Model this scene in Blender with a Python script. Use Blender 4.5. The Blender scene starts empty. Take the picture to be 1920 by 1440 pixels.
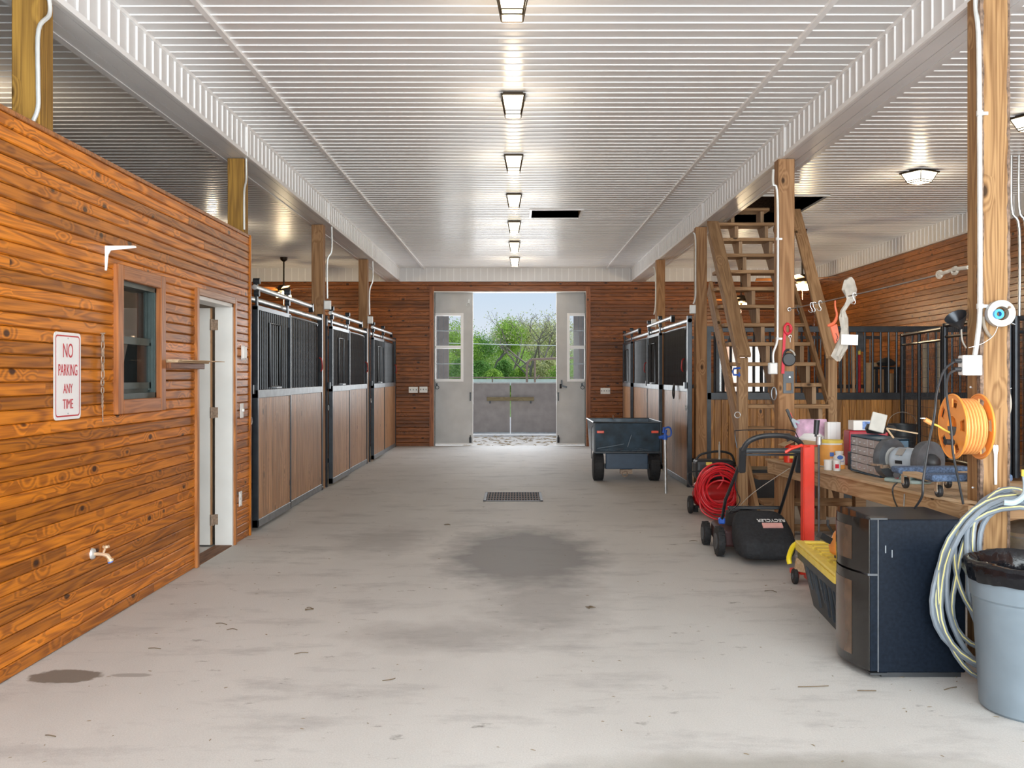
import bpy, math, random
from mathutils import Vector, Matrix, Euler
R = math.radians; PI = math.pi
random.seed(7)
sc = bpy.context.scene
C = sc.collection
F = 1843.0; VX = 967.0; VY = 705.0; CH = 1.4          # focal length in px, vanishing point, camera height
YB = 19.6                                            # back wall
# ------------------------------------------------------------------ camera, world, sun, exposure
cam = bpy.data.cameras.new('camera'); co = bpy.data.objects.new('camera', cam); C.objects.link(co)
co.location = (0, 0, CH); co.rotation_euler = (R(90), 0, 0)
cam.sensor_width = 36; cam.lens = F / 1920 * 36
cam.shift_x = -(VX - 960) / 1920; cam.shift_y = -(720 - VY) / 1920
cam.clip_end = 800; cam.clip_start = 0.05
sc.camera = co
sc.view_settings.view_transform = 'Standard'; sc.view_settings.look = 'None'
sc.view_settings.gamma = 1; sc.view_settings.use_curve_mapping = False
sc.view_settings.exposure = -0.12
sc.cycles.use_adaptive_sampling = True; sc.cycles.adaptive_threshold = .03
sc.cycles.max_bounces = 6; sc.cycles.diffuse_bounces = 4; sc.cycles.glossy_bounces = 3; sc.cycles.transparent_max_bounces = 8
w = bpy.data.worlds.new('world'); sc.world = w; w.use_nodes = True
nt = w.node_tree; bg = nt.nodes['Background']
tc = nt.nodes.new('ShaderNodeTexCoord'); sp = nt.nodes.new('ShaderNodeSeparateXYZ'); nt.links.new(tc.outputs['Generated'], sp.inputs[0])
cr = nt.nodes.new('ShaderNodeValToRGB'); nt.links.new(sp.outputs['Z'], cr.inputs[0])
cr.color_ramp.elements[0].position = 0.0; cr.color_ramp.elements[0].color = (0.92, 0.94, 0.97, 1)
cr.color_ramp.elements[1].position = 0.6; cr.color_ramp.elements[1].color = (0.30, 0.50, 0.86, 1)
e = cr.color_ramp.elements.new(0.10); e.color = (0.62, 0.78, 0.96, 1)
nz = nt.nodes.new('ShaderNodeTexNoise'); nz.inputs['Scale'].default_value = 3.0; nz.inputs['Detail'].default_value = 6
mp = nt.nodes.new('ShaderNodeMapping'); mp.inputs['Scale'].default_value = (1, 1, 3.5); nt.links.new(tc.outputs['Generated'], mp.inputs[0]); nt.links.new(mp.outputs[0], nz.inputs['Vector'])
c2 = nt.nodes.new('ShaderNodeValToRGB'); nt.links.new(nz.outputs['Fac'], c2.inputs[0]); c2.color_ramp.elements[0].position = .48; c2.color_ramp.elements[1].position = .68
mx = nt.nodes.new('ShaderNodeMixRGB'); nt.links.new(c2.outputs[0], mx.inputs[0]); nt.links.new(cr.outputs[0], mx.inputs[1]); mx.inputs[2].default_value = (0.93, 0.95, 0.98, 1)
nt.links.new(mx.outputs[0], bg.inputs['Color']); bg.inputs['Strength'].default_value = 1.0
sun = bpy.data.lights.new('sun', 'SUN'); so = bpy.data.objects.new('sun', sun); C.objects.link(so)
sun.energy = 3.2; sun.angle = R(2); sun.color = (1, .95, .86)
so.rotation_euler = Vector((0.72, 0.10, 0.70)).to_track_quat('Z', 'Y').to_euler()
def area(name, loc, rot, sx, sy, e, col=(1, 1, 1)):
    l = bpy.data.lights.new(name, 'AREA'); l.shape = 'RECTANGLE'; l.size = sx; l.size_y = sy; l.energy = e; l.color = col
    o = bpy.data.objects.new(name, l); C.objects.link(o); o.location = loc; o.rotation_euler = rot; return o
area('daylight_main_opening', (1.75, -2.3, 1.75), (R(90), 0, 0), 8.0, 3.2, 980, (.90, .975, .99))
area('daylight_far_door', (-.2, 20.3, 1.9), (R(-90), 0, 0), 2.6, 2.2, 110, (.95, .98, 1.0))

# ------------------------------------------------------------------ mesh helpers
class MB:
    def __init__(s): s.v = []; s.f = []; s.m = []; s.cur = 0; s.M = None
    def add(s, vs, fs):
        b = len(s.v)
        if s.M is not None: vs = [s.M @ Vector(p) for p in vs]
        s.v += [tuple(p) for p in vs]; s.f += [tuple(i + b for i in f) for f in fs]; s.m += [s.cur] * len(fs); return s
    def bx(s, x0, x1, y0, y1, z0, z1):
        return s.add([(x, y, z) for z in (z0, z1) for y in (y0, y1) for x in (x0, x1)],
                     [(0, 2, 3, 1), (4, 5, 7, 6), (0, 1, 5, 4), (2, 6, 7, 3), (0, 4, 6, 2), (1, 3, 7, 5)])
    def cb(s, c, d, rot=None):
        M = Matrix.Translation(c) @ (rot.to_matrix().to_4x4() if rot is not None else Matrix())
        h = [k / 2 for k in d]
        vs = [M @ Vector((x, y, z)) for z in (-h[2], h[2]) for y in (-h[1], h[1]) for x in (-h[0], h[0])]
        return s.add(vs, [(0, 2, 3, 1), (4, 5, 7, 6), (0, 1, 5, 4), (2, 6, 7, 3), (0, 4, 6, 2), (1, 3, 7, 5)])
    def beam(s, p0, p1, wd, th, up=(0, 0, 1)):
        p0 = Vector(p0); p1 = Vector(p1); d = (p1 - p0); L = d.length; d.normalize(); u = Vector(up)
        a = d.cross(u)
        if a.length < 1e-4: a = d.cross(Vector((0, 1, 0)))
        a.normalize(); n = a.cross(d)
        vs = [p0 + a * i * wd / 2 + n * j * th / 2 + d * k * L for k in (0, 1) for j in (-1, 1) for i in (-1, 1)]
        return s.add(vs, [(0, 2, 3, 1), (4, 5, 7, 6), (0, 1, 5, 4), (2, 6, 7, 3), (0, 4, 6, 2), (1, 3, 7, 5)])
    def cyl(s, p0, p1, r, r1=None, n=12, caps=True):
        if r1 is None: r1 = r
        p0 = Vector(p0); p1 = Vector(p1); d = (p1 - p0).normalized()
        a = d.orthogonal().normalized(); b = d.cross(a)
        vs = []
        for p, q in ((p0, r), (p1, r1)):
            vs += [p + (a * math.cos(2 * PI * i / n) + b * math.sin(2 * PI * i / n)) * q for i in range(n)]
        fs = [(i, (i + 1) % n, n + (i + 1) % n, n + i) for i in range(n)]
        if caps: fs += [tuple(range(n - 1, -1, -1)), tuple(range(n, 2 * n))]
        return s.add(vs, fs)
    def tube(s, pts, r, n=8, closed=False, caps=True):
        P = [Vector(p) for p in pts]; N = len(P); vs = []; a = None
        for i in range(N):
            if closed: t = P[(i + 1) % N] - P[i - 1]
            else: t = P[min(i + 1, N - 1)] - P[max(i - 1, 0)]
            t.normalize()
            if a is None: a = t.orthogonal().normalized()
            else:
                a = a - t * a.dot(t)
                a = a.normalized() if a.length > 1e-5 else t.orthogonal().normalized()
            b = t.cross(a); rr = r[i] if isinstance(r, (list, tuple)) else r
            vs += [P[i] + (a * math.cos(2 * PI * k / n) + b * math.sin(2 * PI * k / n)) * rr for k in range(n)]
        fs = []
        for i in range(N if closed else N - 1):
            j = (i + 1) % N
            for k in range(n):
                l = (k + 1) % n; fs.append((i * n + k, i * n + l, j * n + l, j * n + k))
        if not closed and caps: fs += [tuple(range(n - 1, -1, -1)), tuple(range((N - 1) * n, N * n))]
        return s.add(vs, fs)
    def lathe(s, prof, n=24, M=None, caps=False):
        M = M or Matrix(); vs = []
        for r, z in prof: vs += [M @ Vector((r * math.cos(2 * PI * i / n), r * math.sin(2 * PI * i / n), z)) for i in range(n)]
        fs = [(k * n + i, k * n + (i + 1) % n, (k + 1) * n + (i + 1) % n, (k + 1) * n + i) for k in range(len(prof) - 1) for i in range(n)]
        if caps: fs += [tuple(range(n - 1, -1, -1)), tuple(range((len(prof) - 1) * n, len(prof) * n))]
        return s.add(vs, fs)
    def prism(s, poly, M, t):                      # polygon in local xy extruded t along local z
        n = len(poly)
        vs = [M @ Vector((x, y, 0)) for x, y in poly] + [M @ Vector((x, y, t)) for x, y in poly]
        return s.add(vs, [tuple(range(n - 1, -1, -1)), tuple(range(n, 2 * n))] + [(i, (i + 1) % n, n + (i + 1) % n, n + i) for i in range(n)])
    def build(s, name, mat, parent=None, smooth=False, bevel=0, seg=1, sub=0, local=True, angle=35):
        me = bpy.data.meshes.new(name); vs = s.v
        if parent is not None and not local:
            M = wm(parent).inverted(); vs = [tuple(M @ Vector(p)) for p in vs]
        me.from_pydata(vs, [], s.f); 
        for m in (mat if isinstance(mat, (list, tuple)) else [mat]): me.materials.append(m)
        if any(s.m): me.polygons.foreach_set('material_index', s.m)
        if smooth:
            me.polygons.foreach_set('use_smooth', [True] * len(me.polygons)); me.set_sharp_from_angle(angle=R(angle))
        o = bpy.data.objects.new(name, me); C.objects.link(o)
        if parent is not None: o.parent = parent
        if bevel:
            b = o.modifiers.new('bevel', 'BEVEL'); b.width = bevel; b.segments = seg; b.limit_method = 'ANGLE'; b.angle_limit = R(40); b.harden_normals = False
        if sub:
            q = o.modifiers.new('sub', 'SUBSURF'); q.levels = sub; q.render_levels = sub
        return o
def wm(o):
    M = o.matrix_basis.copy()
    while o.parent: o = o.parent; M = o.matrix_basis @ M
    return M
def tag(o, label=None, cat=None, group=None, kind=None):
    if label: o['label'] = label
    if cat: o['category'] = cat
    if group: o['group'] = group
    if kind: o['kind'] = kind
    return o
def thing(name, label=None, cat=None, loc=(0, 0, 0), rz=0, group=None, kind=None):
    o = bpy.data.objects.new(name, None); C.objects.link(o); o.location = loc; o.rotation_euler = (0, 0, rz)
    o.empty_display_size = .05
    return tag(o, label, cat, group, kind)
def px(x, y, Y):                                 # point seen at pixel (x, y) of the 1920x1440 frame at depth Y
    return Vector(((x - VX) * Y / F, Y, CH - (y - VY) * Y / F))
def arc(c, r, a0, a1, n, u=(1, 0, 0), v=(0, 0, 1)):
    c = Vector(c); u = Vector(u); v = Vector(v)
    return [c + u * r * math.cos(a0 + (a1 - a0) * i / n) + v * r * math.sin(a0 + (a1 - a0) * i / n) for i in range(n + 1)]
def smooth_path(pts, k=6):
    P = [Vector(p) for p in pts]; out = []
    for i in range(len(P) - 1):
        a = P[max(i - 1, 0)]; b = P[i]; c = P[i + 1]; d = P[min(i + 2, len(P) - 1)]
        for j in range(k):
            t = j / k
            out.append(.5 * ((2 * b) + (c - a) * t + (2 * a - 5 * b + 4 * c - d) * t * t + (3 * b - a - 3 * c + d) * t ** 3))
    out.append(P[-1]); return out
def MT(loc, e=(0, 0, 0)): return Matrix.Translation(loc) @ Euler(e).to_matrix().to_4x4()

# ------------------------------------------------------------------ materials
def newmat(name):
    m = bpy.data.materials.new(name); m.use_nodes = True; return m, m.node_tree, m.node_tree.nodes['Principled BSDF']
def N(nt, t, **kw):
    n = nt.nodes.new(t)
    for k, v in kw.items(): setattr(n, k, v)
    return n
def plain(name, col, rough=.5, metal=0, var=.12, scale=12, bump=0.0, coat=0, trans=0, spec=.5):
    m, nt, b = newmat(name); L = nt.links
    tcn = N(nt, 'ShaderNodeTexCoord'); n = N(nt, 'ShaderNodeTexNoise'); n.inputs['Scale'].default_value = scale; n.inputs['Detail'].default_value = 3
    L.new(tcn.outputs['Object'], n.inputs['Vector'])
    r = N(nt, 'ShaderNodeValToRGB'); L.new(n.outputs['Fac'], r.inputs[0])
    r.color_ramp.elements[0].position = .3; r.color_ramp.elements[1].position = .7
    r.color_ramp.elements[0].color = tuple(c * (1 - var) for c in col) + (1,)
    r.color_ramp.elements[1].color = tuple(min(1, c * (1 + var)) for c in col) + (1,)
    L.new(r.outputs[0], b.inputs['Base Color'])
    b.inputs['Roughness'].default_value = rough; b.inputs['Metallic'].default_value = metal
    b.inputs['Coat Weight'].default_value = coat; b.inputs['Transmission Weight'].default_value = trans
    b.inputs['Specular IOR Level'].default_value = spec
    if bump:
        bp = N(nt, 'ShaderNodeBump'); bp.inputs['Strength'].default_value = bump; bp.inputs['Distance'].default_value = .01
        L.new(n.outputs['Fac'], bp.inputs['Height']); L.new(bp.outputs[0], b.inputs['Normal'])
    return m
def wood(name, light, dark, axis='X', rough=.4, knots=1.0, coat=0.0, tone=.25, grain=1.0, bump=.15):
    m, nt, b = newmat(name); L = nt.links
    tcn = N(nt, 'ShaderNodeTexCoord'); oi = N(nt, 'ShaderNodeObjectInfo'); ge = N(nt, 'ShaderNodeNewGeometry')
    add = N(nt, 'ShaderNodeMath', operation='ADD'); L.new(oi.outputs['Random'], add.inputs[0]); L.new(ge.outputs['Random Per Island'], add.inputs[1])
    fr = N(nt, 'ShaderNodeMath', operation='FRACT'); L.new(add.outputs[0], fr.inputs[0])
    sp = N(nt, 'ShaderNodeSeparateXYZ'); L.new(tcn.outputs['Object'], sp.inputs[0])
    cb = N(nt, 'ShaderNodeCombineXYZ')
    order = {'X': 'XYZ', 'Y': 'YXZ', 'Z': 'ZXY'}[axis]
    ofs = []
    for i, k in enumerate(order):
        mu = N(nt, 'ShaderNodeMath', operation='MULTIPLY_ADD'); L.new(fr.outputs[0], mu.inputs[0]); mu.inputs[1].default_value = (41, 17, 29)[i]
        L.new(sp.outputs[k], mu.inputs[2]); L.new(mu.outputs[0], cb.inputs[i])
    def noise(scale, vec, detail=4, dist=0.0):
        mpn = N(nt, 'ShaderNodeMapping'); mpn.inputs['Scale'].default_value = vec; L.new(cb.outputs[0], mpn.inputs[0])
        n = N(nt, 'ShaderNodeTexNoise'); n.inputs['Scale'].default_value = scale; n.inputs['Detail'].default_value = detail; n.inputs['Distortion'].default_value = dist
        L.new(mpn.outputs[0], n.inputs['Vector']); return n
    fine = noise(1, (4, 130, 130), 1); 
    big = noise(1, (.55, 7.5, 7.5), 2, .5)
    rings = N(nt, 'ShaderNodeMath', operation='MULTIPLY'); L.new(big.outputs['Fac'], rings.inputs[0]); rings.inputs[1].default_value = 62 * grain
    sn = N(nt, 'ShaderNodeMath', operation='SINE')
    mr = N(nt, 'ShaderNodeMapRange'); L.new(sn.outputs[0], mr.inputs[0]); mr.inputs[1].default_value = -1; mr.inputs[2].default_value = 1
    mix1 = N(nt, 'ShaderNodeMath', operation='MULTIPLY_ADD'); L.new(mr.outputs[0], mix1.inputs[0]); mix1.inputs[1].default_value = .40
    f2 = N(nt, 'ShaderNodeMath', operation='MULTIPLY'); L.new(fine.outputs['Fac'], f2.inputs[0]); f2.inputs[1].default_value = .62; L.new(f2.outputs[0], mix1.inputs[2])
    # knots
    mk = N(nt, 'ShaderNodeMapping'); mk.inputs['Scale'].default_value = (5.0, 9, 9); L.new(cb.outputs[0], mk.inputs[0])
    vo = N(nt, 'ShaderNodeTexVoronoi'); vo.inputs['Scale'].default_value = 1; L.new(mk.outputs[0], vo.inputs['Vector'])
    kr = N(nt, 'ShaderNodeValToRGB'); L.new(vo.outputs['Distance'], kr.inputs[0])
    kr.color_ramp.elements[0].position = .11; kr.color_ramp.elements[0].color = (1, 1, 1, 1); kr.color_ramp.elements[1].position = .19; kr.color_ramp.elements[1].color = (0, 0, 0, 1)
    kc = N(nt, 'ShaderNodeSeparateColor'); L.new(vo.outputs['Color'], kc.inputs[0])
    gt = N(nt, 'ShaderNodeMath', operation='GREATER_THAN'); L.new(kc.outputs[0], gt.inputs[0]); gt.inputs[1].default_value = 1 - .24 * knots
    kk = N(nt, 'ShaderNodeMath', operation='MULTIPLY'); L.new(kr.outputs[0], kk.inputs[0]); L.new(gt.outputs[0], kk.inputs[1])
    kd = N(nt, 'ShaderNodeMapRange'); L.new(vo.outputs['Distance'], kd.inputs[0]); kd.inputs[1].default_value = .55; kd.inputs[2].default_value = .0; kd.inputs[3].default_value = 0; kd.inputs[4].default_value = 17
    kg = N(nt, 'ShaderNodeMath', operation='MULTIPLY_ADD'); L.new(kd.outputs[0], kg.inputs[0]); L.new(gt.outputs[0], kg.inputs[1]); L.new(rings.outputs[0], kg.inputs[2]); L.new(kg.outputs[0], sn.inputs[0])
    ramp = N(nt, 'ShaderNodeValToRGB'); L.new(mix1.outputs[0], ramp.inputs[0])
    ramp.color_ramp.elements[0].position = .28; ramp.color_ramp.elements[0].color = tuple(light) + (1,)
    ramp.color_ramp.elements[1].position = .92; ramp.color_ramp.elements[1].color = tuple(dark) + (1,)
    kmix = N(nt, 'ShaderNodeMixRGB'); L.new(kk.outputs[0], kmix.inputs[0]); L.new(ramp.outputs[0], kmix.inputs[1]); kmix.inputs[2].default_value = tuple(c * .28 for c in dark) + (1,)
    # tone per board
    tr = N(nt, 'ShaderNodeMapRange'); L.new(fr.outputs[0], tr.inputs[0]); tr.inputs[3].default_value = 1 - tone; tr.inputs[4].default_value = 1 + tone
    hsv = N(nt, 'ShaderNodeHueSaturation'); L.new(kmix.outputs[0], hsv.inputs['Color']); L.new(tr.outputs[0], hsv.inputs['Value'])
    L.new(hsv.outputs[0], b.inputs['Base Color'])
    rr = N(nt, 'ShaderNodeMapRange'); L.new(fine.outputs['Fac'], rr.inputs[0]); rr.inputs[3].default_value = rough - .1; rr.inputs[4].default_value = rough + .12
    L.new(rr.outputs[0], b.inputs['Roughness']); b.inputs['Coat Weight'].default_value = coat; b.inputs['Coat Roughness'].default_value = .3; b.inputs['Specular IOR Level'].default_value = .28
    if bump:
        bp = N(nt, 'ShaderNodeBump'); bp.inputs['Strength'].default_value = bump; bp.inputs['Distance'].default_value = .004
        L.new(mix1.outputs[0], bp.inputs['Height']); L.new(bp.outputs[0], b.inputs['Normal'])
    return m
def emit(name, col, st):
    m, nt, b = newmat(name); b.inputs['Base Color'].default_value = tuple(col) + (1,); b.inputs['Emission Color'].default_value = tuple(col) + (1,); b.inputs['Emission Strength'].default_value = st; m.cycles.emission_sampling = 'NONE'; return m
def glass(name, col=(.9, .95, .95), rough=.05, alpha=.25):
    m, nt, b = newmat(name); b.inputs['Base Color'].default_value = tuple(col) + (1,); b.inputs['Roughness'].default_value = rough
    b.inputs['Alpha'].default_value = alpha; b.inputs['Specular IOR Level'].default_value = .8; return m

ORL = (.60, .19, .010); ORD = (.19, .045, .003)
W_orange = wood('orange_stained_pine', ORL, ORD, 'X', .36, 1.5, .10, .34)
W_orangeZ = wood('orange_stained_pine_vertical', ORL, ORD, 'Z', .36, .6, .25, .1)
W_trimY = wood('orange_pine_trim', (.50, .19, .05), (.2, .06, .014), 'X', .36, .3, .2, .15)
W_back = wood('dark_cedar_boards', (.29, .092, .020), (.09, .026, .006), 'X', .42, 2.0, .1, .28, bump=0)
W_right = wood('cedar_boards', (.38, .14, .034), (.13, .042, .010), 'X', .38, 1.7, .2, .26, bump=0)
W_post = wood('timber_post_wood', (.42, .235, .115), (.22, .105, .045), 'Z', .7, .5, 0, .08, .8)
W_postY = wood('yellow_timber_post_wood', (.40, .22, .045), (.18, .09, .02), 'Z', .65, .7, 0, .08, .8)
W_postN = wood('near_timber_post_wood', (.43, .25, .112), (.19, .09, .034), 'Z', .7, .5, 0, .05, 1.0)
W_stair = wood('stair_lumber', (.43, .265, .14), (.23, .125, .06), 'X', .7, .6, 0, .16, bump=0)
W_stall = wood('stall_boards', (.52, .285, .15), (.27, .13, .06), 'Z', .42, .6, .15, .2, bump=0)
W_part = wood('golden_pine_boards', (.55, .26, .07), (.25, .10, .025), 'X', .4, .8, .15, .3, bump=0)
W_bench = wood('bench_lumber', (.66, .46, .27), (.40, .23, .11), 'Y', .7, .5, 0, .08)
W_ply = wood('plywood', (.62, .46, .30), (.48, .32, .18), 'Y', .75, .1, 0, .05)
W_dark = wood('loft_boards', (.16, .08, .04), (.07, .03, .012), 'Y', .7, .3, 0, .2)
M_core = plain('dark_wall_backing', (.10, .035, .012), .8)
M_bark = plain('bark', (.22, .15, .11), .95, var=.5, scale=45, bump=1)
M_white = plain('white_pvc', (.78, .765, .765), .30, var=.03, scale=3, spec=.3)
M_lip = plain('lit_bead_and_trim_pvc', (.95, .94, .94), .35, var=.02, scale=3)  # light caught by the beads put into a paler white; also plain trim
M_whitep = plain('white_paint', (.78, .77, .74), .45, var=.05, scale=4)
M_greydoor = plain('grey_painted_panel', (.60, .60, .60), .6, var=.08, scale=3)
M_gate = plain('weathered_grey_board', (.36, .32, .30), .8, var=.12, scale=5)
M_black = plain('black_metal', (.030, .033, .038), .3, metal=.4, var=.25)
M_blacks = plain('satin_black_steel', (.035, .04, .048), .3, metal=.5, var=.2)
M_rubber = plain('black_rubber', (.02, .02, .022), .75, var=.3, bump=.2)
M_plast = plain('black_plastic', (.028, .03, .034), .42, var=.25)
M_steel = plain('galvanised_steel', (.62, .64, .65), .35, metal=.85, var=.15, scale=20)
M_zinc = plain('zinc_box', (.66, .67, .66), .45, metal=.5, var=.12, scale=30)
M_chan = plain('grey_steel_channel', (.26, .28, .30), .4, metal=.6, var=.2)
M_bronze = plain('dark_bronze', (.05, .035, .022), .4, metal=.7)
M_galv = plain('white_conduit', (.70, .71, .70), .35, metal=.35, var=.08)
M_red = plain('red_paint', (.80, .045, .02), .35, var=.08)
M_redd = plain('red_hose', (.72, .02, .03), .4, var=.12)
M_blue = plain('blue_paint', (.02, .10, .48), .4, var=.15)
M_orange = plain('orange_plastic', (.95, .34, .06), .4, var=.07)
M_orangec = plain('orange_cord', (.93, .40, .12), .5, var=.1)
M_yellow = plain('yellow_plastic', (.90, .70, .12), .45, var=.07)
M_yel2 = plain('yellow_stripe', (.85, .75, .30), .5)
M_hose = plain('grey_hose', (.20, .235, .275), .4, var=.1)
M_can = plain('grey_blue_plastic', (.19, .235, .275), .45, var=.1, scale=6)
M_bag = plain('black_bag', (.008, .008, .010), .16, spec=.35, var=.3, bump=.3, scale=25)
M_fabric = plain('black_fabric', (.020, .022, .026), .8, var=.3, scale=40, bump=.3)
M_glossb = plain('black_enamel', (.008, .012, .020), .28, var=.25, scale=60, spec=.10)
M_glassb = plain('dark_door_glass', (.014, .012, .011), .06, var=.2, spec=.7)
M_ply2 = plain('brown_panel', (.10, .055, .03), .2, var=.3, coat=.4)
M_navy = plain('dark_blue_sheet_metal', (.022, .045, .070), .33, metal=.2, var=.5, scale=7, coat=.3)
M_carpet = plain('blue_carpet', (.10, .15, .25), .95, var=.45, scale=90, bump=.6)
M_card = plain('cardboard', (.50, .34, .19), .85, var=.08)
M_wht = plain('white_plastic', (.86, .85, .83), .4, var=.03)
M_paper = plain('white_paper', (.92, .92, .92), .7, var=.02)
M_pinkbag = plain('pink_zip_bag', (.70, .45, .62), .25, var=.3, scale=14, bump=.5)
M_cloth = plain('dirty_white_plastic', (.50, .46, .40), .6, var=.2, scale=20, bump=.4)
M_green = plain('pale_green_casting', (.42, .56, .55), .45, var=.12)
M_lblue = plain('light_blue_grey_paint', (.42, .50, .58), .4, var=.1)
M_dgrey = plain('dark_grey_casting', (.085, .09, .10), .55, var=.25, scale=20)
M_rust = plain('rusty_steel', (.36, .26, .19), .6, metal=.4, var=.35, scale=60)
M_brass = plain('weathered_brass', (.62, .45, .30), .45, metal=.3, var=.2)
M_winfr = plain('grey_green_aluminium', (.07, .095, .092), .4, metal=.4)
M_glass = glass('window_glass', (.03, .04, .04), .04, .18)
M_glassc = glass('clear_glass', (.3, .33, .33), .02, .06)
M_smoke = glass('clear_plastic_drawer', (.62, .58, .58), .15, .75)
M_lampg = emit('lit_lamp_glass', (1, .90, .68), 5)
M_bulb = emit('lit_bulb_shade', (1, .80, .45), 9)
M_refl = plain('red_reflector', (.9, .10, .05), .2)
M_lcd = plain('label_red', (.75, .02, .05), .5)
M_pinkl = plain('faded_red_label', (.80, .42, .38), .6)
M_stone = plain('stone', (.5, .5, .48), .9)
M_rope = plain('rope', (.62, .58, .50), .9, var=.15)
M_twig = plain('dry_twig', (.14, .10, .06), .9)
M_leafd = plain('dry_leaf', (.25, .19, .11), .9)
M_mirror = plain('dark_screen', (.02, .022, .025), .06, coat=1)
M_purple = plain('orange_red_plastic', (.95, .20, .09), .45)
M_tank = plain('red_tank', (.55, .02, .02), .25, coat=.5)
M_blue2 = plain('blue_print', (.08, .20, .62), .5)
M_oprint = plain('orange_print', (.90, .42, .10), .45)
M_ltblue = plain('bright_blue_plastic', (.03, .35, .80), .4)

def concrete():
    m, nt, b = newmat('concrete'); L = nt.links
    ge = N(nt, 'ShaderNodeNewGeometry'); pos = ge.outputs['Position']
    def noise(scale, detail=6, vec=(1, 1, 1), rough=.6):
        mpn = N(nt, 'ShaderNodeMapping'); mpn.inputs['Scale'].default_value = vec; L.new(pos, mpn.inputs[0])
        n = N(nt, 'ShaderNodeTexNoise'); n.inputs['Scale'].default_value = scale; n.inputs['Detail'].default_value = detail; n.inputs['Roughness'].default_value = rough
        L.new(mpn.outputs[0], n.inputs['Vector']); return n
    def ramp(src, a, bb, ca=(0, 0, 0, 1), cb_=(1, 1, 1, 1)):
        r = N(nt, 'ShaderNodeValToRGB'); L.new(src, r.inputs[0]); r.color_ramp.elements[0].position = a; r.color_ramp.elements[1].position = bb
        r.color_ramp.elements[0].color = ca; r.color_ramp.elements[1].color = cb_; return r.outputs[0]
    def mix(f, a, c, mode='MIX', fac=None):
        mx = N(nt, 'ShaderNodeMixRGB', blend_type=mode)
        if f is not None: L.new(f, mx.inputs[0])
        else: mx.inputs[0].default_value = fac
        for i, s in ((1, a), (2, c)):
            if isinstance(s, tuple): mx.inputs[i].default_value = s
            else: L.new(s, mx.inputs[i])
        return mx.outputs[0]
    base = ramp(noise(.7, 5, (1.3, .7, 1)).outputs['Fac'], .3, .75, (.55, .54, .52, 1), (.66, .65, .63, 1))
    sm = ramp(noise(1.4, 6, (1.0, 2.2, 1), .7).outputs['Fac'], .52, .70)
    col = mix(sm, base, (.44, .43, .42, 1))
    dk = ramp(noise(5, 5, (1, 1.6, 1), .7).outputs['Fac'], .63, .72)
    col = mix(dk, col, (.27, .255, .24, 1))
    sg = ramp(noise(160, 2).outputs['Fac'], .3, .7, (.86, .86, .86, 1), (1.08, 1.08, 1.08, 1))
    col = mix(None, col, sg, 'MULTIPLY', .8)
    # damp patches with their own outline
    
    sp = N(nt, 'ShaderNodeSeparateXYZ'); L.new(pos, sp.inputs[0])
    def blob(cx, cy, rx, ry, wob, soft, colr, col, amt=1.0):
        ax = N(nt, 'ShaderNodeMath', operation='SUBTRACT'); L.new(sp.outputs['X'], ax.inputs[0]); ax.inputs[1].default_value = cx
        ay = N(nt, 'ShaderNodeMath', operation='SUBTRACT'); L.new(sp.outputs['Y'], ay.inputs[0]); ay.inputs[1].default_value = cy
        bx = N(nt, 'ShaderNodeMath', operation='DIVIDE'); L.new(ax.outputs[0], bx.inputs[0]); bx.inputs[1].default_value = rx
        by = N(nt, 'ShaderNodeMath', operation='DIVIDE'); L.new(ay.outputs[0], by.inputs[0]); by.inputs[1].default_value = ry
        cbn = N(nt, 'ShaderNodeCombineXYZ'); L.new(bx.outputs[0], cbn.inputs[0]); L.new(by.outputs[0], cbn.inputs[1])
        ln = N(nt, 'ShaderNodeVectorMath', operation='LENGTH'); L.new(cbn.outputs[0], ln.inputs[0])
        wn = noise(2.2 / max(rx, .2), 3)
        s2 = N(nt, 'ShaderNodeMath', operation='MULTIPLY_ADD'); L.new(wn.outputs['Fac'], s2.inputs[0]); s2.inputs[1].default_value = wob; L.new(ln.outputs['Value'], s2.inputs[2])
        msk = ramp(s2.outputs[0], 0, 1, (1, 1, 1, 1), (0, 0, 0, 1)); rn = msk.node
        base_ = 1 + wob * .5
        s3 = N(nt, 'ShaderNodeMath', operation='DIVIDE'); L.new(s2.outputs[0], s3.inputs[0]); s3.inputs[1].default_value = 2 * base_
        L.new(s3.outputs[0], rn.inputs[0]); rn.color_ramp.elements[0].position = .5 - soft; rn.color_ramp.elements[1].position = .5 + soft * .3
        ml = N(nt, 'ShaderNodeMath', operation='MULTIPLY'); L.new(msk, ml.inputs[0]); ml.inputs[1].default_value = amt
        return mix(ml.outputs[0], col, colr), ml.outputs[0]
    col, k1 = blob(.06, 7.75, .66, 1.35, .75, .13, (.185, .18, .18, 1), col, .85)
    col, k2 = blob(.18, 6.1, .42, 1.0, 1.0, .2, (.24, .225, .215, 1), col, .55)
    col, k3 = blob(-2.10, 4.58, .17, .11, .7, .04, (.17, .145, .12, 1), col, .9)
    col, k4 = blob(-1.80, 4.60, .10, .03, .5, .06, (.24, .22, .20, 1), col, .6)
    col, k5 = blob(-.42, 5.3, .5, .35, 1.2, .2, (.25, .235, .225, 1), col, .5)
    col, k6 = blob(.9, 3.5, .8, .16, 1.3, .2, (.25, .235, .20, 1), col, .6)
    col, k7 = blob(-1.1, 8.4, .4, .8, 1.2, .2, (.28, .27, .265, 1), col, .5)
    L.new(col, b.inputs['Base Color'])
    rr = N(nt, 'ShaderNodeMapRange'); L.new(k1, rr.inputs[0]); rr.inputs[3].default_value = .68; rr.inputs[4].default_value = .66; L.new(rr.outputs[0], b.inputs['Roughness'])
    bp = N(nt, 'ShaderNodeBump'); bp.inputs['Strength'].default_value = .35; bp.inputs['Distance'].default_value = .004
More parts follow.
